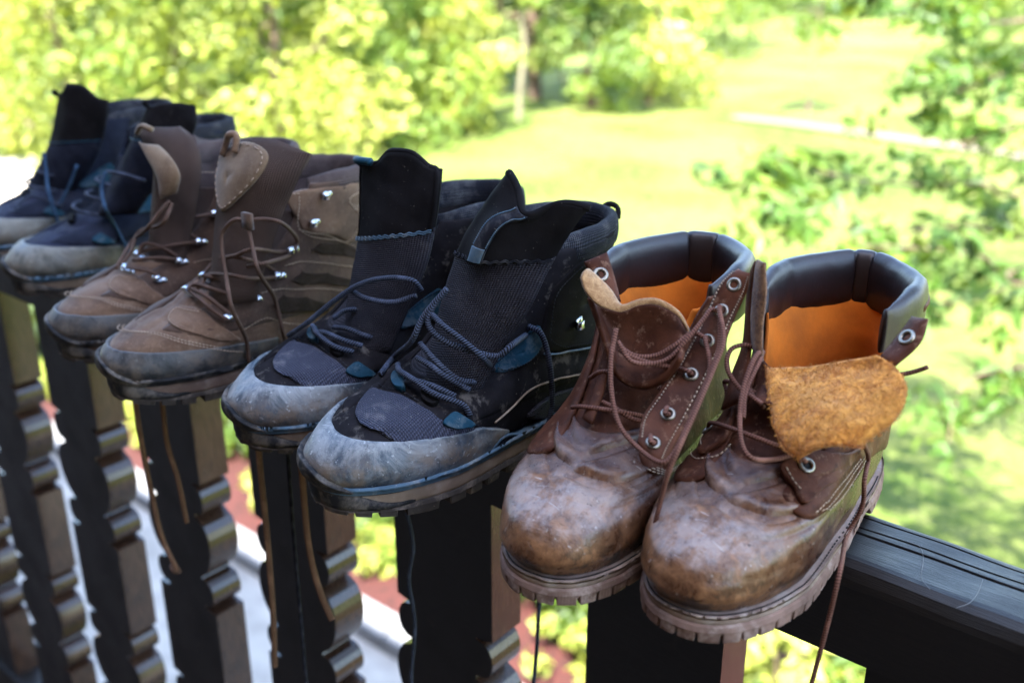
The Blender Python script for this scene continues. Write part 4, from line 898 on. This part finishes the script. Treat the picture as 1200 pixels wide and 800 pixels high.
def black_details(b, first, lace_m):
    if first:
        FE['mesh'] = conv(b, [(419, 486), (428, 466), (440, 456), (470, 464), (500, 480), (520, 493), (540, 497), (555, 501), (553, 514), (531, 520), (500, 523), (473, 522), (452, 512), (435, 500)])
        FE['win1'] = conv(b, [(615, 487), (640, 464), (678, 453), (672, 470), (640, 490)]); FE['win2'] = conv(b, [(570, 528), (585, 510), (606, 507), (631, 508), (618, 526), (589, 546)])
        FE['pipe1'] = conv(b, [(570, 528), (580, 513), (592, 506), (612, 506), (632, 508)]); FE['pipe2'] = conv(b, [(575, 493), (597, 474), (618, 455), (645, 444), (676, 437)]); FE['pipe3'] = conv(b, [(633, 413), (665, 411), (700, 404)])
        FE['teal'] = conv(b, [(573, 431), (595, 410), (618, 388), (629, 381), (632, 402), (618, 421), (596, 434), (585, 438)])
        FE['loopR'] = conv(b, [(517, 498), (524, 489), (534, 486), (551, 495), (545, 500), (531, 503)]); FE['loopL'] = conv(b, [(462, 447), (467, 441), (474, 443), (476, 458), (466, 459)])
        FE['web'] = conv(b, [(494, 466), (503, 462), (514, 473), (508, 480), (498, 476)])
        FE['upper'] = conv(b, [(632, 400), (640, 350), (660, 320), (690, 300), (715, 310), (712, 360), (700, 398), (660, 410)])
    pm = dict(param=True)
    b.poly('mesh_panel', M_MESH, FE['mesh'], .0030, .003, **pm, puff=.001); b.poly('side_mesh', M_TMESH, FE['win1'], .0042, .003, **pm); b.poly('side_mesh', M_MESH, FE['win2'], .0042, .003, **pm)
    b.poly('ankle_panel', M_BLACK, FE['upper'], .0040, .003, **pm); b.poly('teal_panel', M_TEAL, FE['teal'], .0046, .003, **pm)
    b.poly('lace_loop', M_TEAL, FE['loopR'], .0065, .006, **pm); b.poly('lace_loop', M_TEAL, FE['loopL'], .0065, .006, **pm); b.poly('lace_loop', M_BLACK, FE['web'], .0075, .006, **pm)
    for k, m, r in (('pipe1', M_BLUELINE, .0014), ('pipe2', M_MID, .0008), ('pipe3', M_BLUELINE, .0009)):
        Q = np.array(FE[k]); Q = catmull(Q, 60); P = b.P(Q[:, 0], Q[:, 1])+b.N(Q[:, 0], Q[:, 1])*.0042; tube('piping', P, r, m, b.root, 6)
    for k in ('teal', 'upper', 'win1', 'win2'):
        Q = np.array(FE[k]); Q = np.concatenate([Q, Q[:1]]); b.stitch(np.array([q-(q-Q[:-1].mean(0))*.10 for q in Q]), M_GREYPIPE, .0052, .0030, .00045, param=True)
    Q = np.array(FE['mesh']); Q = np.concatenate([Q, Q[:1]]); b.stitch(np.array([q+(q-Q.mean(0))*.06 for q in Q]), M_GREYPIPE, .0022, .0034, .0005, param=True)
def boot_p3r():
    b = hiker((-.512, -.190), -2, .325, 'black hiking boot with muddy blue-grey toe cap, touching the left work boot', .007, 2, BLK,
              topcap=interp_f([(-1.55, .04), (-1.42, .12), (-1.25, .19), (-.9, .225), (-.4, .25), (.2, .27), (.7, .26), (1.2, .2), (1.55, .08)]))
    black_details(b, True, M_NAVYLACE)
    Lp = [b.fr(494, 462, .222), b.fr(506, 410, .205), b.fr(518, 360, .196), b.fr(530, 318, .190), b.fr(545, 275, .184), b.fr(574, 230, .176), b.fr(603, 192, .170)]
    Rp = [b.fr(560, 462, .205), b.fr(592, 405, .190), b.fr(620, 362, .182), b.fr(640, 322, .176), b.fr(660, 286, .170), b.fr(680, 256, .166), b.fr(695, 240, .162)]
    def curl(u, v):       # top edge dips in the middle, sheet folds along its webbing strip
        d = -.017*np.exp(-((u-.42)/.24)**2)*sstep(.72, 1, v); f = .010*np.exp(-((u-.42)/.16)**2)*sstep(.35, .8, v); z = np.zeros(np.broadcast(u, v).shape)
        return np.stack([z, z+f, z+d], -1)
    sp = 16; sl = lambda a, k0, k1: list(catmull(a, 61)[k0:k1:6])
    tg = b.sheet('tongue', M_TMESH, sl(Lp, 0, 38), sl(Rp, 0, 38), .007, [.014, .014, .013], n=26, m=34, amp=.0012, ns=60)
    LpF, RpF = catmull(Lp, 61), catmull(Rp, 61)
    up = b.sheet('tongue_top', M_BLACK, LpF[34::4], RpF[34::4], .006, [.0150, .011, .008], n=30, m=40, amp=.0012, ns=60, curl=lambda u, v: curl(u, .55+.45*v), parent=tg)
    def strip(name, m, v0, v1, u0, u1, off):
        G = np.array([[b.on_sheet(u, v, off) for v in np.linspace(v0, v1, 24)] for u in np.linspace(u0, u1, 7)]); I = np.array([[b.on_sheet(u, v, off-.0016) for v in np.linspace(v0, v1, 24)] for u in np.linspace(u0, u1, 7)])
        V, F = shell(G, I); b.add(name, V, F, m, up)
    strip('webbing_strip', M_GREYPIPE, .02, .97, .335, .465, .0046); strip('blue_tab', M_BLUELINE, .03, .20, .345, .455, .0056)
    for u in (.345, .455): b.add('stitching', *join_geo([tube_geo(np.array([b.on_sheet(u, v, .0050), b.on_sheet(u, v+.014, .0050)]), .0005, 4)[:2] for v in np.linspace(.22, .94, 34)]), M_BLUELINE, up)['kind'] = 'stuff'
    for v in (.03, .05): tube('stitching', [b.on_sheet(u, v+.012*math.sin(u*80), .0040) for u in np.linspace(.02, .98, 60)], .0006, M_GREYPIPE, up, 5, step=.001)
    tube('binding', [b.on_sheet(u, .985, .000) for u in np.linspace(.0, 1, 30)], .0030, M_BLACK, up, 7)
    N = M_NAVYLACE; r = .0023
    b.lace([(524, 339, ('y', .212)), (508, 358, ('y', .220)), (502, 380, ('y', .226)), (520, 399, ('y', .226)), (553, 411, ('y', .216)), (582, 417, ('y', .204)), (600, 404, ('y', .194)), (612, 392, .005)], N, r)
    b.lace([(506, 368, ('y', .222)), (520, 382, ('y', .226)), (540, 397, ('y', .222)), (567, 420, ('y', .212)), (576, 434, .004)], N, r)
    b.lace([(492, 402, ('y', .228)), (509, 421, ('y', .230)), (536, 444, ('y', .222)), (560, 451, .006)], N, r); b.lace([(489, 419, ('y', .232)), (504, 428, ('y', .234)), (522, 441, ('y', .230)), (548, 461, .006)], N, r)
    b.lace([(470, 433, .005), (474, 446, .010), (488, 458, .012), (506, 472, .012), (525, 479, .011), (540, 481, .008), (548, 488, .004)], N, r)
    b.lace([(478, 452, .004), (492, 460, .012), (512, 466, .012), (532, 472, .008)], N, r)
    b.lace([(614, 381, .006), (624, 390, .010), (630, 424, .012), (635, 470, .010), (637, 505, .010), (638, 522, .012)], N, r)
    b.lace([(524, 338, ('y', .212)), (497, 370, ('y', .225)), (482, 400, ('y', .232)), (468, 425, .008), (450, 446, .006)], N, r)
    hook(b, 672, 376, .006, 1.2)
    # heel pull loop
    Pl = [b.fr(708, 250, .012), b.fr(708, 242, .008), b.fr(716, 239, .004), b.fr(724, 244, .004), b.fr(724, 256, .008)]; tube('pull_loop', Pl, .0026, M_BLACK, b.root, 6)
    # lace ends hanging below the toe
    b.lace([(634, 690, ('y', .10)), (631, 720, ('y', .10)), (629, 760, ('y', .10)), (624, 812, ('y', .10))], M_NAVYLACE, .0020)
    b.lace([(477, 600, ('y', .20)), (484, 640, ('y', .20)), (479, 680, ('y', .20)), (486, 730, ('y', .20)), (482, 790, ('y', .20)), (484, 815, ('y', .20))], M_NAVYLACE, .0019)
    return b
def hook(b, px, py, off, sc=1.0, param=None):
    """lace hook: plate, rivet and a bent prong, one part with the rivet as a sub-part"""
    t, s = param if param is not None else b.ths(px, py); c = b.P(t, s); n = b.N(np.array([t]), np.array([s]))[0]; u = b.P(t+.03, s)-b.P(t-.03, s); u /= np.linalg.norm(u); v = np.cross(n, u)
    c = c+n*off*.5; W = .0042*sc; P = [c-u*W*1.3+n*.0006, c-u*W*.2+n*.0010, c+u*W*.9+n*.0022, c+u*W*1.5+n*.0055, c+u*W*1.0+n*.0075, c+u*W*.2+n*.0072]
    P = catmull(P, 24); A = P-v*W*.62; B = P+v*W*.62; T = np.gradient(P, axis=0); T /= np.linalg.norm(T, axis=1)[:, None]; nn = np.cross(T, v); G = np.stack([A, P+nn*.0003, B], 0); V, F = shell(G+nn*.0006, G-nn*.0006)
    o = b.add('lace_hook', V, F, M_STEEL); V = []; F = []
    for r_, h in ((.0024, .0006), (.0024, .0018), (.0015, .0026)):
        for i in range(10): a = 2*PI*i/10; V.append(c-u*W*.7+u*r_*sc*math.cos(a)+v*r_*sc*math.sin(a)+n*h)
    for k in range(2):
        for i in range(10): F.append((k*10+i, k*10+(i+1) % 10, k*10+10+(i+1) % 10, k*10+10+i))
    F.append(tuple(range(20, 30))); b.add('rivet', V, F, M_STEEL, o); return o
def boot_p3l():
    b = hiker((-.652, -.165), -7, .32, 'black hiking boot with tall upright tongue, between brown suede and black boots', -.007, 3, BLK,
              topcap=interp_f([(-1.55, .04), (-1.42, .12), (-1.25, .19), (-.9, .225), (-.4, .25), (.2, .27), (.7, .26), (1.2, .2), (1.55, .08)]))
    black_details(b, False, M_NAVYLACE)
    Lp = [b.fr(398, 412, .215), b.fr(406, 372, .200), b.fr(415, 320, .190), b.fr(423, 272, .184), b.fr(424, 222, .178), b.fr(424, 176, .172)]
    Rp = [b.fr(458, 412, .200), b.fr(480, 360, .186), b.fr(500, 312, .176), b.fr(511, 262, .170), b.fr(516, 222, .166), b.fr(519, 190, .160)]
    LF, RF = catmull(Lp, 61), catmull(Rp, 61)
    tg = b.sheet('tongue', M_TMESH, LF[0:40:5], RF[0:40:5], .007, .014, n=26, m=34, amp=.0012, ns=60)
    def curl(u, v):
        z = np.zeros(np.broadcast(u, v).shape); pk = .013*np.exp(-((u-.60)/.24)**4)*sstep(.70, 1, v); return np.stack([z, z, z+pk], -1)
    up = b.sheet('tongue_top', M_BLACK, LF[33::4], RF[33::4], .006, [.014, .010, .008], n=30, m=40, amp=.0010, ns=60, curl=curl, parent=tg)
    for v in (.03, .055): tube('stitching', [b.on_sheet(u, v+.010*math.sin(u*80), .0040) for u in np.linspace(.02, .98, 60)], .0006, M_BLUELINE, up, 5, step=.001)
    tube('binding', [b.on_sheet(.97, .05, .001)]+[b.on_sheet(.97, v, .001) for v in np.linspace(.1, .9, 10)]+[b.on_sheet(u, .985, .0) for u in np.linspace(.95, .0, 16)]+[b.on_sheet(.03, v, .001) for v in np.linspace(.9, .05, 10)], .0026, M_BLACK, up, 7)
    tube('pull_loop', [b.on_sheet(.02, .96, .002), b.on_sheet(.0, 1.0, .005), b.on_sheet(.12, 1.0, .008), b.on_sheet(.26, 1.0, .005)], .0034, M_TEAL, up, 7)
    N = M_NAVYLACE; r = .0022
    b.lace([(338, 393, ('y', .245)), (360, 378, ('y', .240)), (392, 352, ('y', .228)), (420, 334, ('y', .218)), (450, 326, ('y', .208)), (482, 328, ('y', .198)), (494, 340, ('y', .19))], N, r)
    b.lace([(410, 340, ('y', .218)), (430, 350, ('y', .216)), (460, 354, ('y', .206)), (488, 346, ('y', .194))], N, r)
    b.lace([(396, 380, .008), (415, 372, .012), (440, 372, .012), (462, 376, .008)], N, r); b.lace([(372, 396, .006), (384, 402, .012), (404, 410, .012), (424, 412, .008)], N, r)
    b.lace([(370, 388, .006), (376, 402, .011), (392, 416, .011), (414, 420, .008)], N, r); b.lace([(394, 388, .005), (410, 396, .012), (430, 402, .010), (444, 398, .006)], N, r)
    # lace ends hanging under the toe, one with a stiff brown end
    b.lace([(336, 508, ('y', .26)), (339, 560, ('y', .26)), (345, 640, ('y', .26)), (352, 720, ('y', .26)), (360, 812, ('y', .26))], M_GREYPIPE, .0018)
    return b
# ---------------------------------------------------------------- brown suede hiking boots
def nub(name, a, b_, dirt, rough=.85):
    t = NT(name); n1 = t.noise(28, 5, .6); n2 = t.noise(300, 4, .7); c = t.mix(t.ramp(n1, .3, .7), a, b_); c = t.mix(t.math('MULTIPLY', t.ramp(n2, .5, .7), .35), c, dirt); c = t.mix(t.math('MULTIPLY', t.ramp(t.noise(45, 6, .7), .56, .70), .45), c, dirt)
    return t.done(c, rough, t.bump(n2, .4, .0008), spec=.25, sheen=.15)
M_BSUEDE = nub('brown_suede', (.085, .043, .024), (.165, .090, .050), (.26, .17, .11))
M_DSUEDE = nub('dark_brown_suede', (.040, .020, .012), (.085, .044, .026), (.16, .10, .065))
M_BPATCH = nub('tan_suede_patch', (.115, .066, .034), (.20, .125, .068), (.27, .19, .12))
M_BMESH = dirty('brown_mesh', (.115, .072, .055), .2, (.20, .15, .12), .3, 30, .75, wv=4.0, lo=.55, hi=.75)
M_MAUVE = dirty('mauve_brown_lining', (.125, .085, .078), .15, (.22, .17, .15), .3, 30, .75, wv=4.2)
M_BWIN = dirty('dark_brown_mesh', (.044, .025, .017), .25, (.12, .09, .07), .3, 40, .7, wv=4)
M_GRAND = rand_mat('dusty_black_rand', (.026, .027, .030), (.115, .108, .10), (.17, .125, .09))
M_BLACE = lace_mat('round_brown_lace', (.055, .027, .017), (.11, .060, .040), 40, .3)
M_RUSTLACE = lace_mat('rusty_brown_lace', (.09, .042, .022), (.20, .105, .058), 34, .5)
M_BMID = dirty('rosy_brown_midsole', (.20, .13, .10), .2, (.34, .27, .22), .6, 40, .75)
BRN = dict(lug=M_LUG, mid=M_BMID, line=M_BUMP, vamp=M_BSUEDE, quarter=M_DSUEDE, lining=M_MAUVE, gusset=M_BMESH, collar=M_MAUVE, cap=M_GRAND, bumper=M_BUMP)
KB = np.array(KH); KB[:, 2] = [.026, .041, .054, .066, .075, .088, .110, .136, .162, .182]; KB[:, 4] = [.026, .042, .058, .074, .086, .098, .115, .136, .160, .178]; KB[7:, 3] = [.020, .024, .026]; KB[7:, 1] = [.172, .162, .158]
FB = {}
BCAP = interp_f([(-1.55, .08), (-1.2, .145), (-.8, .175), (-.3, .195), (.3, .195), (.8, .175), (1.2, .145), (1.55, .08)])
def brown_details(b, first):
    if first:
        FB['seam'] = conv(b, [(142, 383), (174, 394), (216, 403), (250, 408), (285, 410)])
        FB['vp'] = conv(b, [(199, 371), (212, 360), (240, 366), (262, 384), (280, 398), (240, 394), (208, 386)])
        D = lambda L: [q for p in L for q in (p, p)]
        FB['w1'] = conv(b, D([(364, 292), (374, 284), (400, 285), (424, 294), (424, 302), (396, 298), (374, 297)])); FB['w2'] = conv(b, D([(340, 328), (352, 318), (382, 319), (412, 328), (410, 336), (378, 332), (350, 333)])); FB['w3'] = conv(b, D([(318, 357), (330, 346), (356, 348), (386, 356), (382, 364), (350, 364), (328, 366)]))
        FB['ankle'] = conv(b, [(352, 222), (372, 206), (398, 204), (418, 222), (424, 250), (412, 282), (385, 274), (362, 272), (350, 262)])
        for i, p in enumerate([(270, 375), (298, 352), (326, 324), (341, 292), (366, 259), (380, 226)]): FB['h%d' % i] = b.ths(*p)
        for i, p in enumerate([(225, 347), (246, 330), (268, 308)]): FB['g%d' % i] = b.ths(*p)
        FB['st1'] = conv(b, [(284, 385), (310, 372), (340, 378), (380, 384)]); FB['st2'] = conv(b, [(305, 345), (330, 338), (365, 338), (400, 340)]); FB['st3'] = conv(b, [(332, 312), (352, 306), (382, 308), (412, 312)]); FB['st4'] = conv(b, [(348, 268), (362, 276), (390, 280), (414, 288)])
    b.poly('vamp_overlay', M_BSUEDE, FB['vp'], .0032, .003, param=True)
    for k in ('w1', 'w2', 'w3'): b.poly('side_mesh', M_BWIN, FB[k], .0038, .003, param=True)
    b.poly('ankle_panel', M_BSUEDE, FB['ankle'], .0048, .004, param=True)
    Q = np.array(FB['ankle']); Q = np.concatenate([Q, Q[:1]]); b.stitch(np.array([q-(q-Q[:-1].mean(0))*.10 for q in Q]), M_THREAD, .0056, .0034, .0005, param=True)
    Q = np.array(FB['seam']); b.stitch(Q, M_THREAD, .0050, .0032, .0005, param=True); b.stitch(Q+np.array([0, .012]), M_THREAD, .0026, .0032, .0005, param=True)
    for k in ('st1', 'st2', 'st3', 'st4'): b.stitch(FB[k], M_THREAD, .0040, .0036, .00045, param=True)
    Q = np.array(FB['vp']); b.stitch(np.array([q-(q-Q.mean(0))*.12 for q in Q[[6, 0, 1, 2]]]), M_THREAD, .0040, .0032, .0005, param=True)
def blace(b, pts, r=.0019, m=None): return b.lace(pts, m or M_BLACE, r)
def boot_p2r():
    b = hiker((-.800, -.183), -1, .32, 'brown suede hiking boot with shield-shaped tan tongue patch, beside the black boots', .007, 4, BRN, K=KB, topcap=BCAP, thR=interp_f([(.36, -.35), (.42, -.60), (.6, -.80), (1, -1.15)]))
    brown_details(b, True)
    for i in range(6): hook(b, 0, 0, .006, 1.15, FB['h%d' % i])
    for i in range(3): hook(b, 0, 0, .006, 1.1, FB['g%d' % i])
    Lp = [b.fr(250, 352, .215), b.fr(256, 300, .196), b.fr(260, 255, .186), b.fr(262, 210, .180), b.fr(266, 170, .174)]; Rp = [b.fr(300, 352, .200), b.fr(318, 290, .184), b.fr(336, 240, .174), b.fr(352, 205, .168), b.fr(364, 180, .160)]
    def curl(u, v):
        z = np.zeros(np.broadcast(u, v).shape); return np.stack([z, z-.014*sstep(.75, 1, v)*np.sin(PI*u), z+.010*np.sin(PI*u)*sstep(.7, 1, v)], -1)
    tg = b.sheet('tongue', M_BMESH, Lp, Rp, .010, [.016, .018, .020, .020, .016], n=30, m=44, amp=.0014, ns=50, curl=curl)
    PV = [(.04, .93), (.30, .955), (.66, .90), (.74, .80), (.62, .66), (.44, .55), (.32, .55), (.16, .66), (.05, .80)]
    b.sheet_poly('tongue_patch', M_BPATCH, PV, .0072, .003, parent=tg)
    S = catmull(np.array(PV), 54, True); cc = S.mean(0); S = cc+(S-cc)*.90; b.add('patch_stitching', *join_geo([tube_geo(np.array([b.on_sheet(*S[i], .0076), b.on_sheet(*S[(i+1) % 54], .0076)]), .0005, 4)[:2] for i in range(0, 54, 2)]), M_THREAD, tg)['kind'] = 'stuff'
    A = [b.on_sheet(.16, .88, .009), b.on_sheet(.18, .98, .012), b.on_sheet(.24, 1.0, .016), b.on_sheet(.32, .98, .014), b.on_sheet(.34, .88, .009)]
    tube('pull_loop', A, .0034, M_BSUEDE, tg, 6)
    # keeper the long loops pass through
    kp = b.fr(290, 259, .222); V, F = box_geo(kp, .012, .004, .014); b.add('lace_keeper', V, F, M_DSUEDE, tg)
    y = ('y', .222)
    blace(b, [(286, 258, ('y', .218)), (274, 258, ('y', .224)), (261, 272, ('y', .228)), (260, 292, ('y', .232)), (264, 318, ('y', .238)), (272, 361, ('y', .250)), (279, 392, .012), (284, 418, .010)])
    blace(b, [(290, 260, ('y', .220)), (296, 290, ('y', .226)), (304, 320, ('y', .230)), (311, 350, .016), (320, 380, .012), (328, 396, .008), (338, 402, .004)])
    blace(b, [(294, 258, ('y', .216)), (312, 257, ('y', .208)), (331, 262, ('y', .200)), (343, 278, .012), (341, 292, .008), (332, 300, .012), (312, 308, ('y', .212)), (290, 312, ('y', .220))])
    blace(b, [(326, 324, .008), (312, 330, .014), (290, 326, ('y', .222)), (268, 322, ('y', .230)), (250, 330, .010), (240, 344, .010), (226, 348, .007)])
    blace(b, [(298, 352, .008), (284, 350, .014), (262, 340, .018), (246, 332, .012)]); blace(b, [(298, 353, .008), (278, 356, .014), (254, 352, .016), (236, 344, .012), (225, 347, .007)])
    blace(b, [(270, 375, .008), (258, 370, .013), (244, 358, .014), (230, 348, .010)]); blace(b, [(270, 376, .007), (262, 378, .010), (248, 372, .012), (238, 362, .012), (228, 350, .008)])
    blace(b, [(341, 292, .008), (322, 296, .016), (296, 292, ('y', .222)), (274, 300, ('y', .226)), (262, 310, .012)]); blace(b, [(326, 324, .007), (310, 316, .016), (290, 304, ('y', .222)), (270, 300, ('y', .226))])
    # hanging ends
    blace(b, [(300, 496, ('y', .250)), (306, 560, ('y', .25)), (314, 640, ('y', .25)), (320, 720, ('y', .25)), (322, 780, ('y', .25))], .0030, M_RUSTLACE); blace(b, [(350, 505, ('y', .245)), (355, 570, ('y', .245)), (362, 640, ('y', .245)), (374, 690, ('y', .245)), (389, 726, ('y', .245))], .0030, M_RUSTLACE)
    return b
def boot_p2l():
    b = hiker((-.940, -.165), -3, .32, 'brown suede hiking boot between the navy boot and its brown mate, tongue flopped forward', -.007, 5, BRN, K=KB, topcap=BCAP)
    brown_details(b, False)
    for i, p in enumerate([(188, 331), (213, 309), (235, 285), (253, 250)]): hook(b, *p, .006, 1.1)
    for p in [(153, 321), (168, 305)]: hook(b, *p, .006, 1.1)
    Lp = [b.fr(178, 318, .210), b.fr(182, 275, .196), b.fr(186, 235, .188), b.fr(186, 200, .186), b.fr(172, 166, .186), b.fr(163, 150, .184)]; Rp = [b.fr(215, 312, .196), b.fr(226, 265, .180), b.fr(233, 228, .172), b.fr(236, 192, .166), b.fr(228, 165, .162), b.fr(212, 150, .160)]
    tg = b.sheet('tongue', M_BMESH, Lp, Rp, .010, [.012, .014, .016, .014, .010, .006], n=26, m=40, amp=.0015, ns=50)
    L2 = [b.fr(189, 233, .206), b.fr(184, 206, .206), b.fr(173, 186, .204), b.fr(162, 166, .200)]; R2 = [b.fr(208, 226, .200), b.fr(211, 205, .198), b.fr(200, 184, .196), b.fr(186, 171, .192)]
    b.sheet('tongue_patch', M_BPATCH, L2, R2, .004, .003, n=14, m=24, amp=.0012, ns=70, parent=tg)
    tube('pull_loop', [b.fr(161, 156, .196), b.fr(166, 148, .198), b.fr(178, 152, .196)], .003, M_BPATCH, tg, 6)
    # padded back collar lining, pale mauve, standing above the tongue
    A = [b.fr(226, 158, .110), b.fr(236, 190, .112), b.fr(238, 225, .116)]; C = [b.fr(268, 166, .050), b.fr(272, 190, .050), b.fr(272, 220, .054)]
    b.sheet('collar_flap', M_MAUVE, A, C, .006, .010, n=16, m=20)
    blace(b, [(199, 236, ('y', .212)), (186, 250, ('y', .222)), (172, 268, ('y', .230)), (164, 288, .012), (150, 310, .010), (140, 322, .008)]); blace(b, [(202, 238, ('y', .210)), (190, 262, ('y', .222)), (176, 282, .014), (160, 304, .010), (146, 318, .008)])
    for a, c in (((188, 331), (153, 321)), ((213, 309), (160, 312)), ((235, 285), (172, 300)), ((253, 250), (196, 262))):
        blace(b, [(a[0], a[1], .007), (a[0]*.66+c[0]*.34, a[1]*.66+c[1]*.34+3, .015), (a[0]*.33+c[0]*.67, a[1]*.33+c[1]*.67+4, .015), (c[0], c[1], .008)])
    blace(b, [(213, 309, .007), (196, 300, .015), (178, 296, .014), (166, 306, .008)]); blace(b, [(235, 285, .007), (218, 276, .015), (200, 272, .014), (184, 280, .010)])
    blace(b, [(158, 468, ('y', .28)), (166, 520, ('y', .28)), (178, 580, ('y', .28)), (190, 630, ('y', .28)), (208, 668, ('y', .28))], .0027, M_RUSTLACE)
    G = b.fr(205, 665, .28); V, F = join_geo([tube_geo(catmull([G+[.004, 0, .003], G+[-.002, .004, 0], G+[-.004, -.002, -.004], G+[.003, -.003, -.003], G+[.003, .003, .002]], 20), .0024, 7)[:2]]); b.add('lace_knot', V, F, M_BLACE)
    blace(b, [(190, 470, ('y', .27)), (196, 520, ('y', .27)), (208, 560, ('y', .27)), (219, 612, ('y', .27))], .0026, M_RUSTLACE)
    return b
# ---------------------------------------------------------------- far pair: navy hiking boots
M_CAPOL = rand_mat('dusty_olive_rand', (.085, .082, .070), (.24, .22, .175), (.17, .13, .09))
M_NAVYM = dirty('navy_mesh', (.045, .050, .085), .25, (.16, .15, .15), .3, 30, .75, wv=4, lo=.55, hi=.75)
M_NAVYD = dirty('navy_black_cloth', (.016, .018, .028), .3, (.10, .09, .09), .25, 60, .8, lo=.56, hi=.75, spec=.04)
NVY = dict(BLK, cap=M_CAPOL, vamp=M_NAVYM, gusset=M_NAVYD, quarter=M_NAVYD)
def far_boot(toe, yaw, label, bend, seed, tl, tr, laces, pk):
    b = hiker(toe, yaw, .32, label, bend, seed, NVY)
    pm = dict(param=True); b.poly('teal_panel', M_TEAL, FE['teal'], .0046, .003, **pm); b.poly('side_mesh', M_TMESH, FE['win1'], .0042, .003, **pm); b.poly('lace_loop', M_TEAL, FE['loopR'], .0065, .006, **pm); b.poly('lace_loop', M_BLACK, FE['loopL'], .0065, .006, **pm)
    LF = catmull([b.fr(*p) for p in tl], 61); RF = catmull([b.fr(*p) for p in tr], 61)
    tg = b.sheet('tongue', M_NAVYD, LF[0:40:5], RF[0:40:5], .007, .014, n=22, m=26, amp=.0012, ns=60)
    def curl(u, v): z = np.zeros(np.broadcast(u, v).shape); return np.stack([z, z, z+pk[1]*np.exp(-((u-pk[0])/.30)**4)*sstep(.60, 1, v)], -1)
    up = b.sheet('tongue_top', M_BLACK, LF[33::4], RF[33::4], .006, [.014, .010, .008], n=24, m=30, amp=.0010, ns=60, curl=curl, parent=tg)
    tube('stitching', [b.on_sheet(u, .06+.008*math.sin(u*60), .0040) for u in np.linspace(.02, .98, 40)], .0008, M_TEAL, up, 5, step=.002)
    tube('pull_loop', [b.on_sheet(.0, .93, .002), b.on_sheet(.0, 1.0, .008), b.on_sheet(.10, 1.0, .008)], .0030, M_BLACK, up, 6)
    for l, m in laces: b.lace(l, m, .0021)
    for k, (s0, s1) in enumerate(((.42, .46), (.50, .52), (.58, .60))):
        P = [b.P(t, s)+b.N(np.array([t]), np.array([s]))[0]*(.006+.008*math.cos(t*1.6)) for t, s in zip(np.linspace(-.7, .6, 7), np.linspace(s0, s1, 7))]; tube('lace', P, .0020, M_NAVYLACE, b.root, 7)
    return b
def boot_p1r():
    return far_boot((-1.158, -.098), 0, 'navy hiking boot with blue lace, right one of the farthest pair at the left', .007, 6,
        [(118, 250, .215), (132, 215, .200), (146, 185, .192), (158, 160, .188), (168, 137, .182), (180, 120, .176)], [(160, 250, .200), (185, 215, .186), (206, 185, .178), (222, 165, .172), (230, 142, .166), (228, 118, .160)],
        [([(124, 201, ('y', .222)), (119, 222, ('y', .230)), (124, 245, ('y', .238)), (134, 272, .012), (148, 297, .010)], M_BLUELACE), ([(126, 201, ('y', .220)), (148, 205, ('y', .214)), (170, 212, ('y', .204))], M_NAVYLACE)], (.6, .004))
def boot_p1l():
    return far_boot((-1.335, -.070), 1, 'dark navy hiking boot with tall pointed tongue, farthest boot at the left end', -.007, 7,
        [(24, 242, .215), (36, 215, .204), (50, 190, .196), (60, 164, .188), (66, 130, .180), (70, 102, .174)], [(70, 242, .200), (96, 212, .188), (112, 186, .178), (121, 160, .170), (126, 132, .166), (127, 112, .160)],
        [([(51, 179, ('y', .222)), (54, 200, ('y', .226)), (57, 225, ('y', .236)), (64, 265, .012)], M_BLUELACE), ([(90, 194, ('y', .205)), (80, 220, ('y', .214)), (68, 243, ('y', .225))], M_BLUELACE), ([(20, 250, .008), (40, 240, .014), (70, 246, .012)], M_NAVYLACE)], (.5, .016))
P4R = boot_p4r(); P4L = boot_p4l()
P3R = boot_p3r(); P3L = boot_p3l()
P2R = boot_p2r(); P2L = boot_p2l()
P1R = boot_p1r(); P1L = boot_p1l()

# pale hairs lying on the rail
M_HAIR = simple('pale_hair', (.22, .21, .2), .6)
tube('loose_hair', [np.array(at_z(x, y, .0008)) for x, y in ((1063, 634), (1078, 640), (1082, 655), (1080, 676), (1090, 690))], .00014, M_HAIR, n=4, label='thin pale hair curled on the top of the handrail', cat='hair')
tube('loose_hair', [np.array(at_z(x, y, .0008)) for x, y in ((1152, 678), (1146, 694), (1136, 706), (1120, 712))], .00014, M_HAIR, n=4, label='short pale hair near the right edge of the handrail', cat='hair')
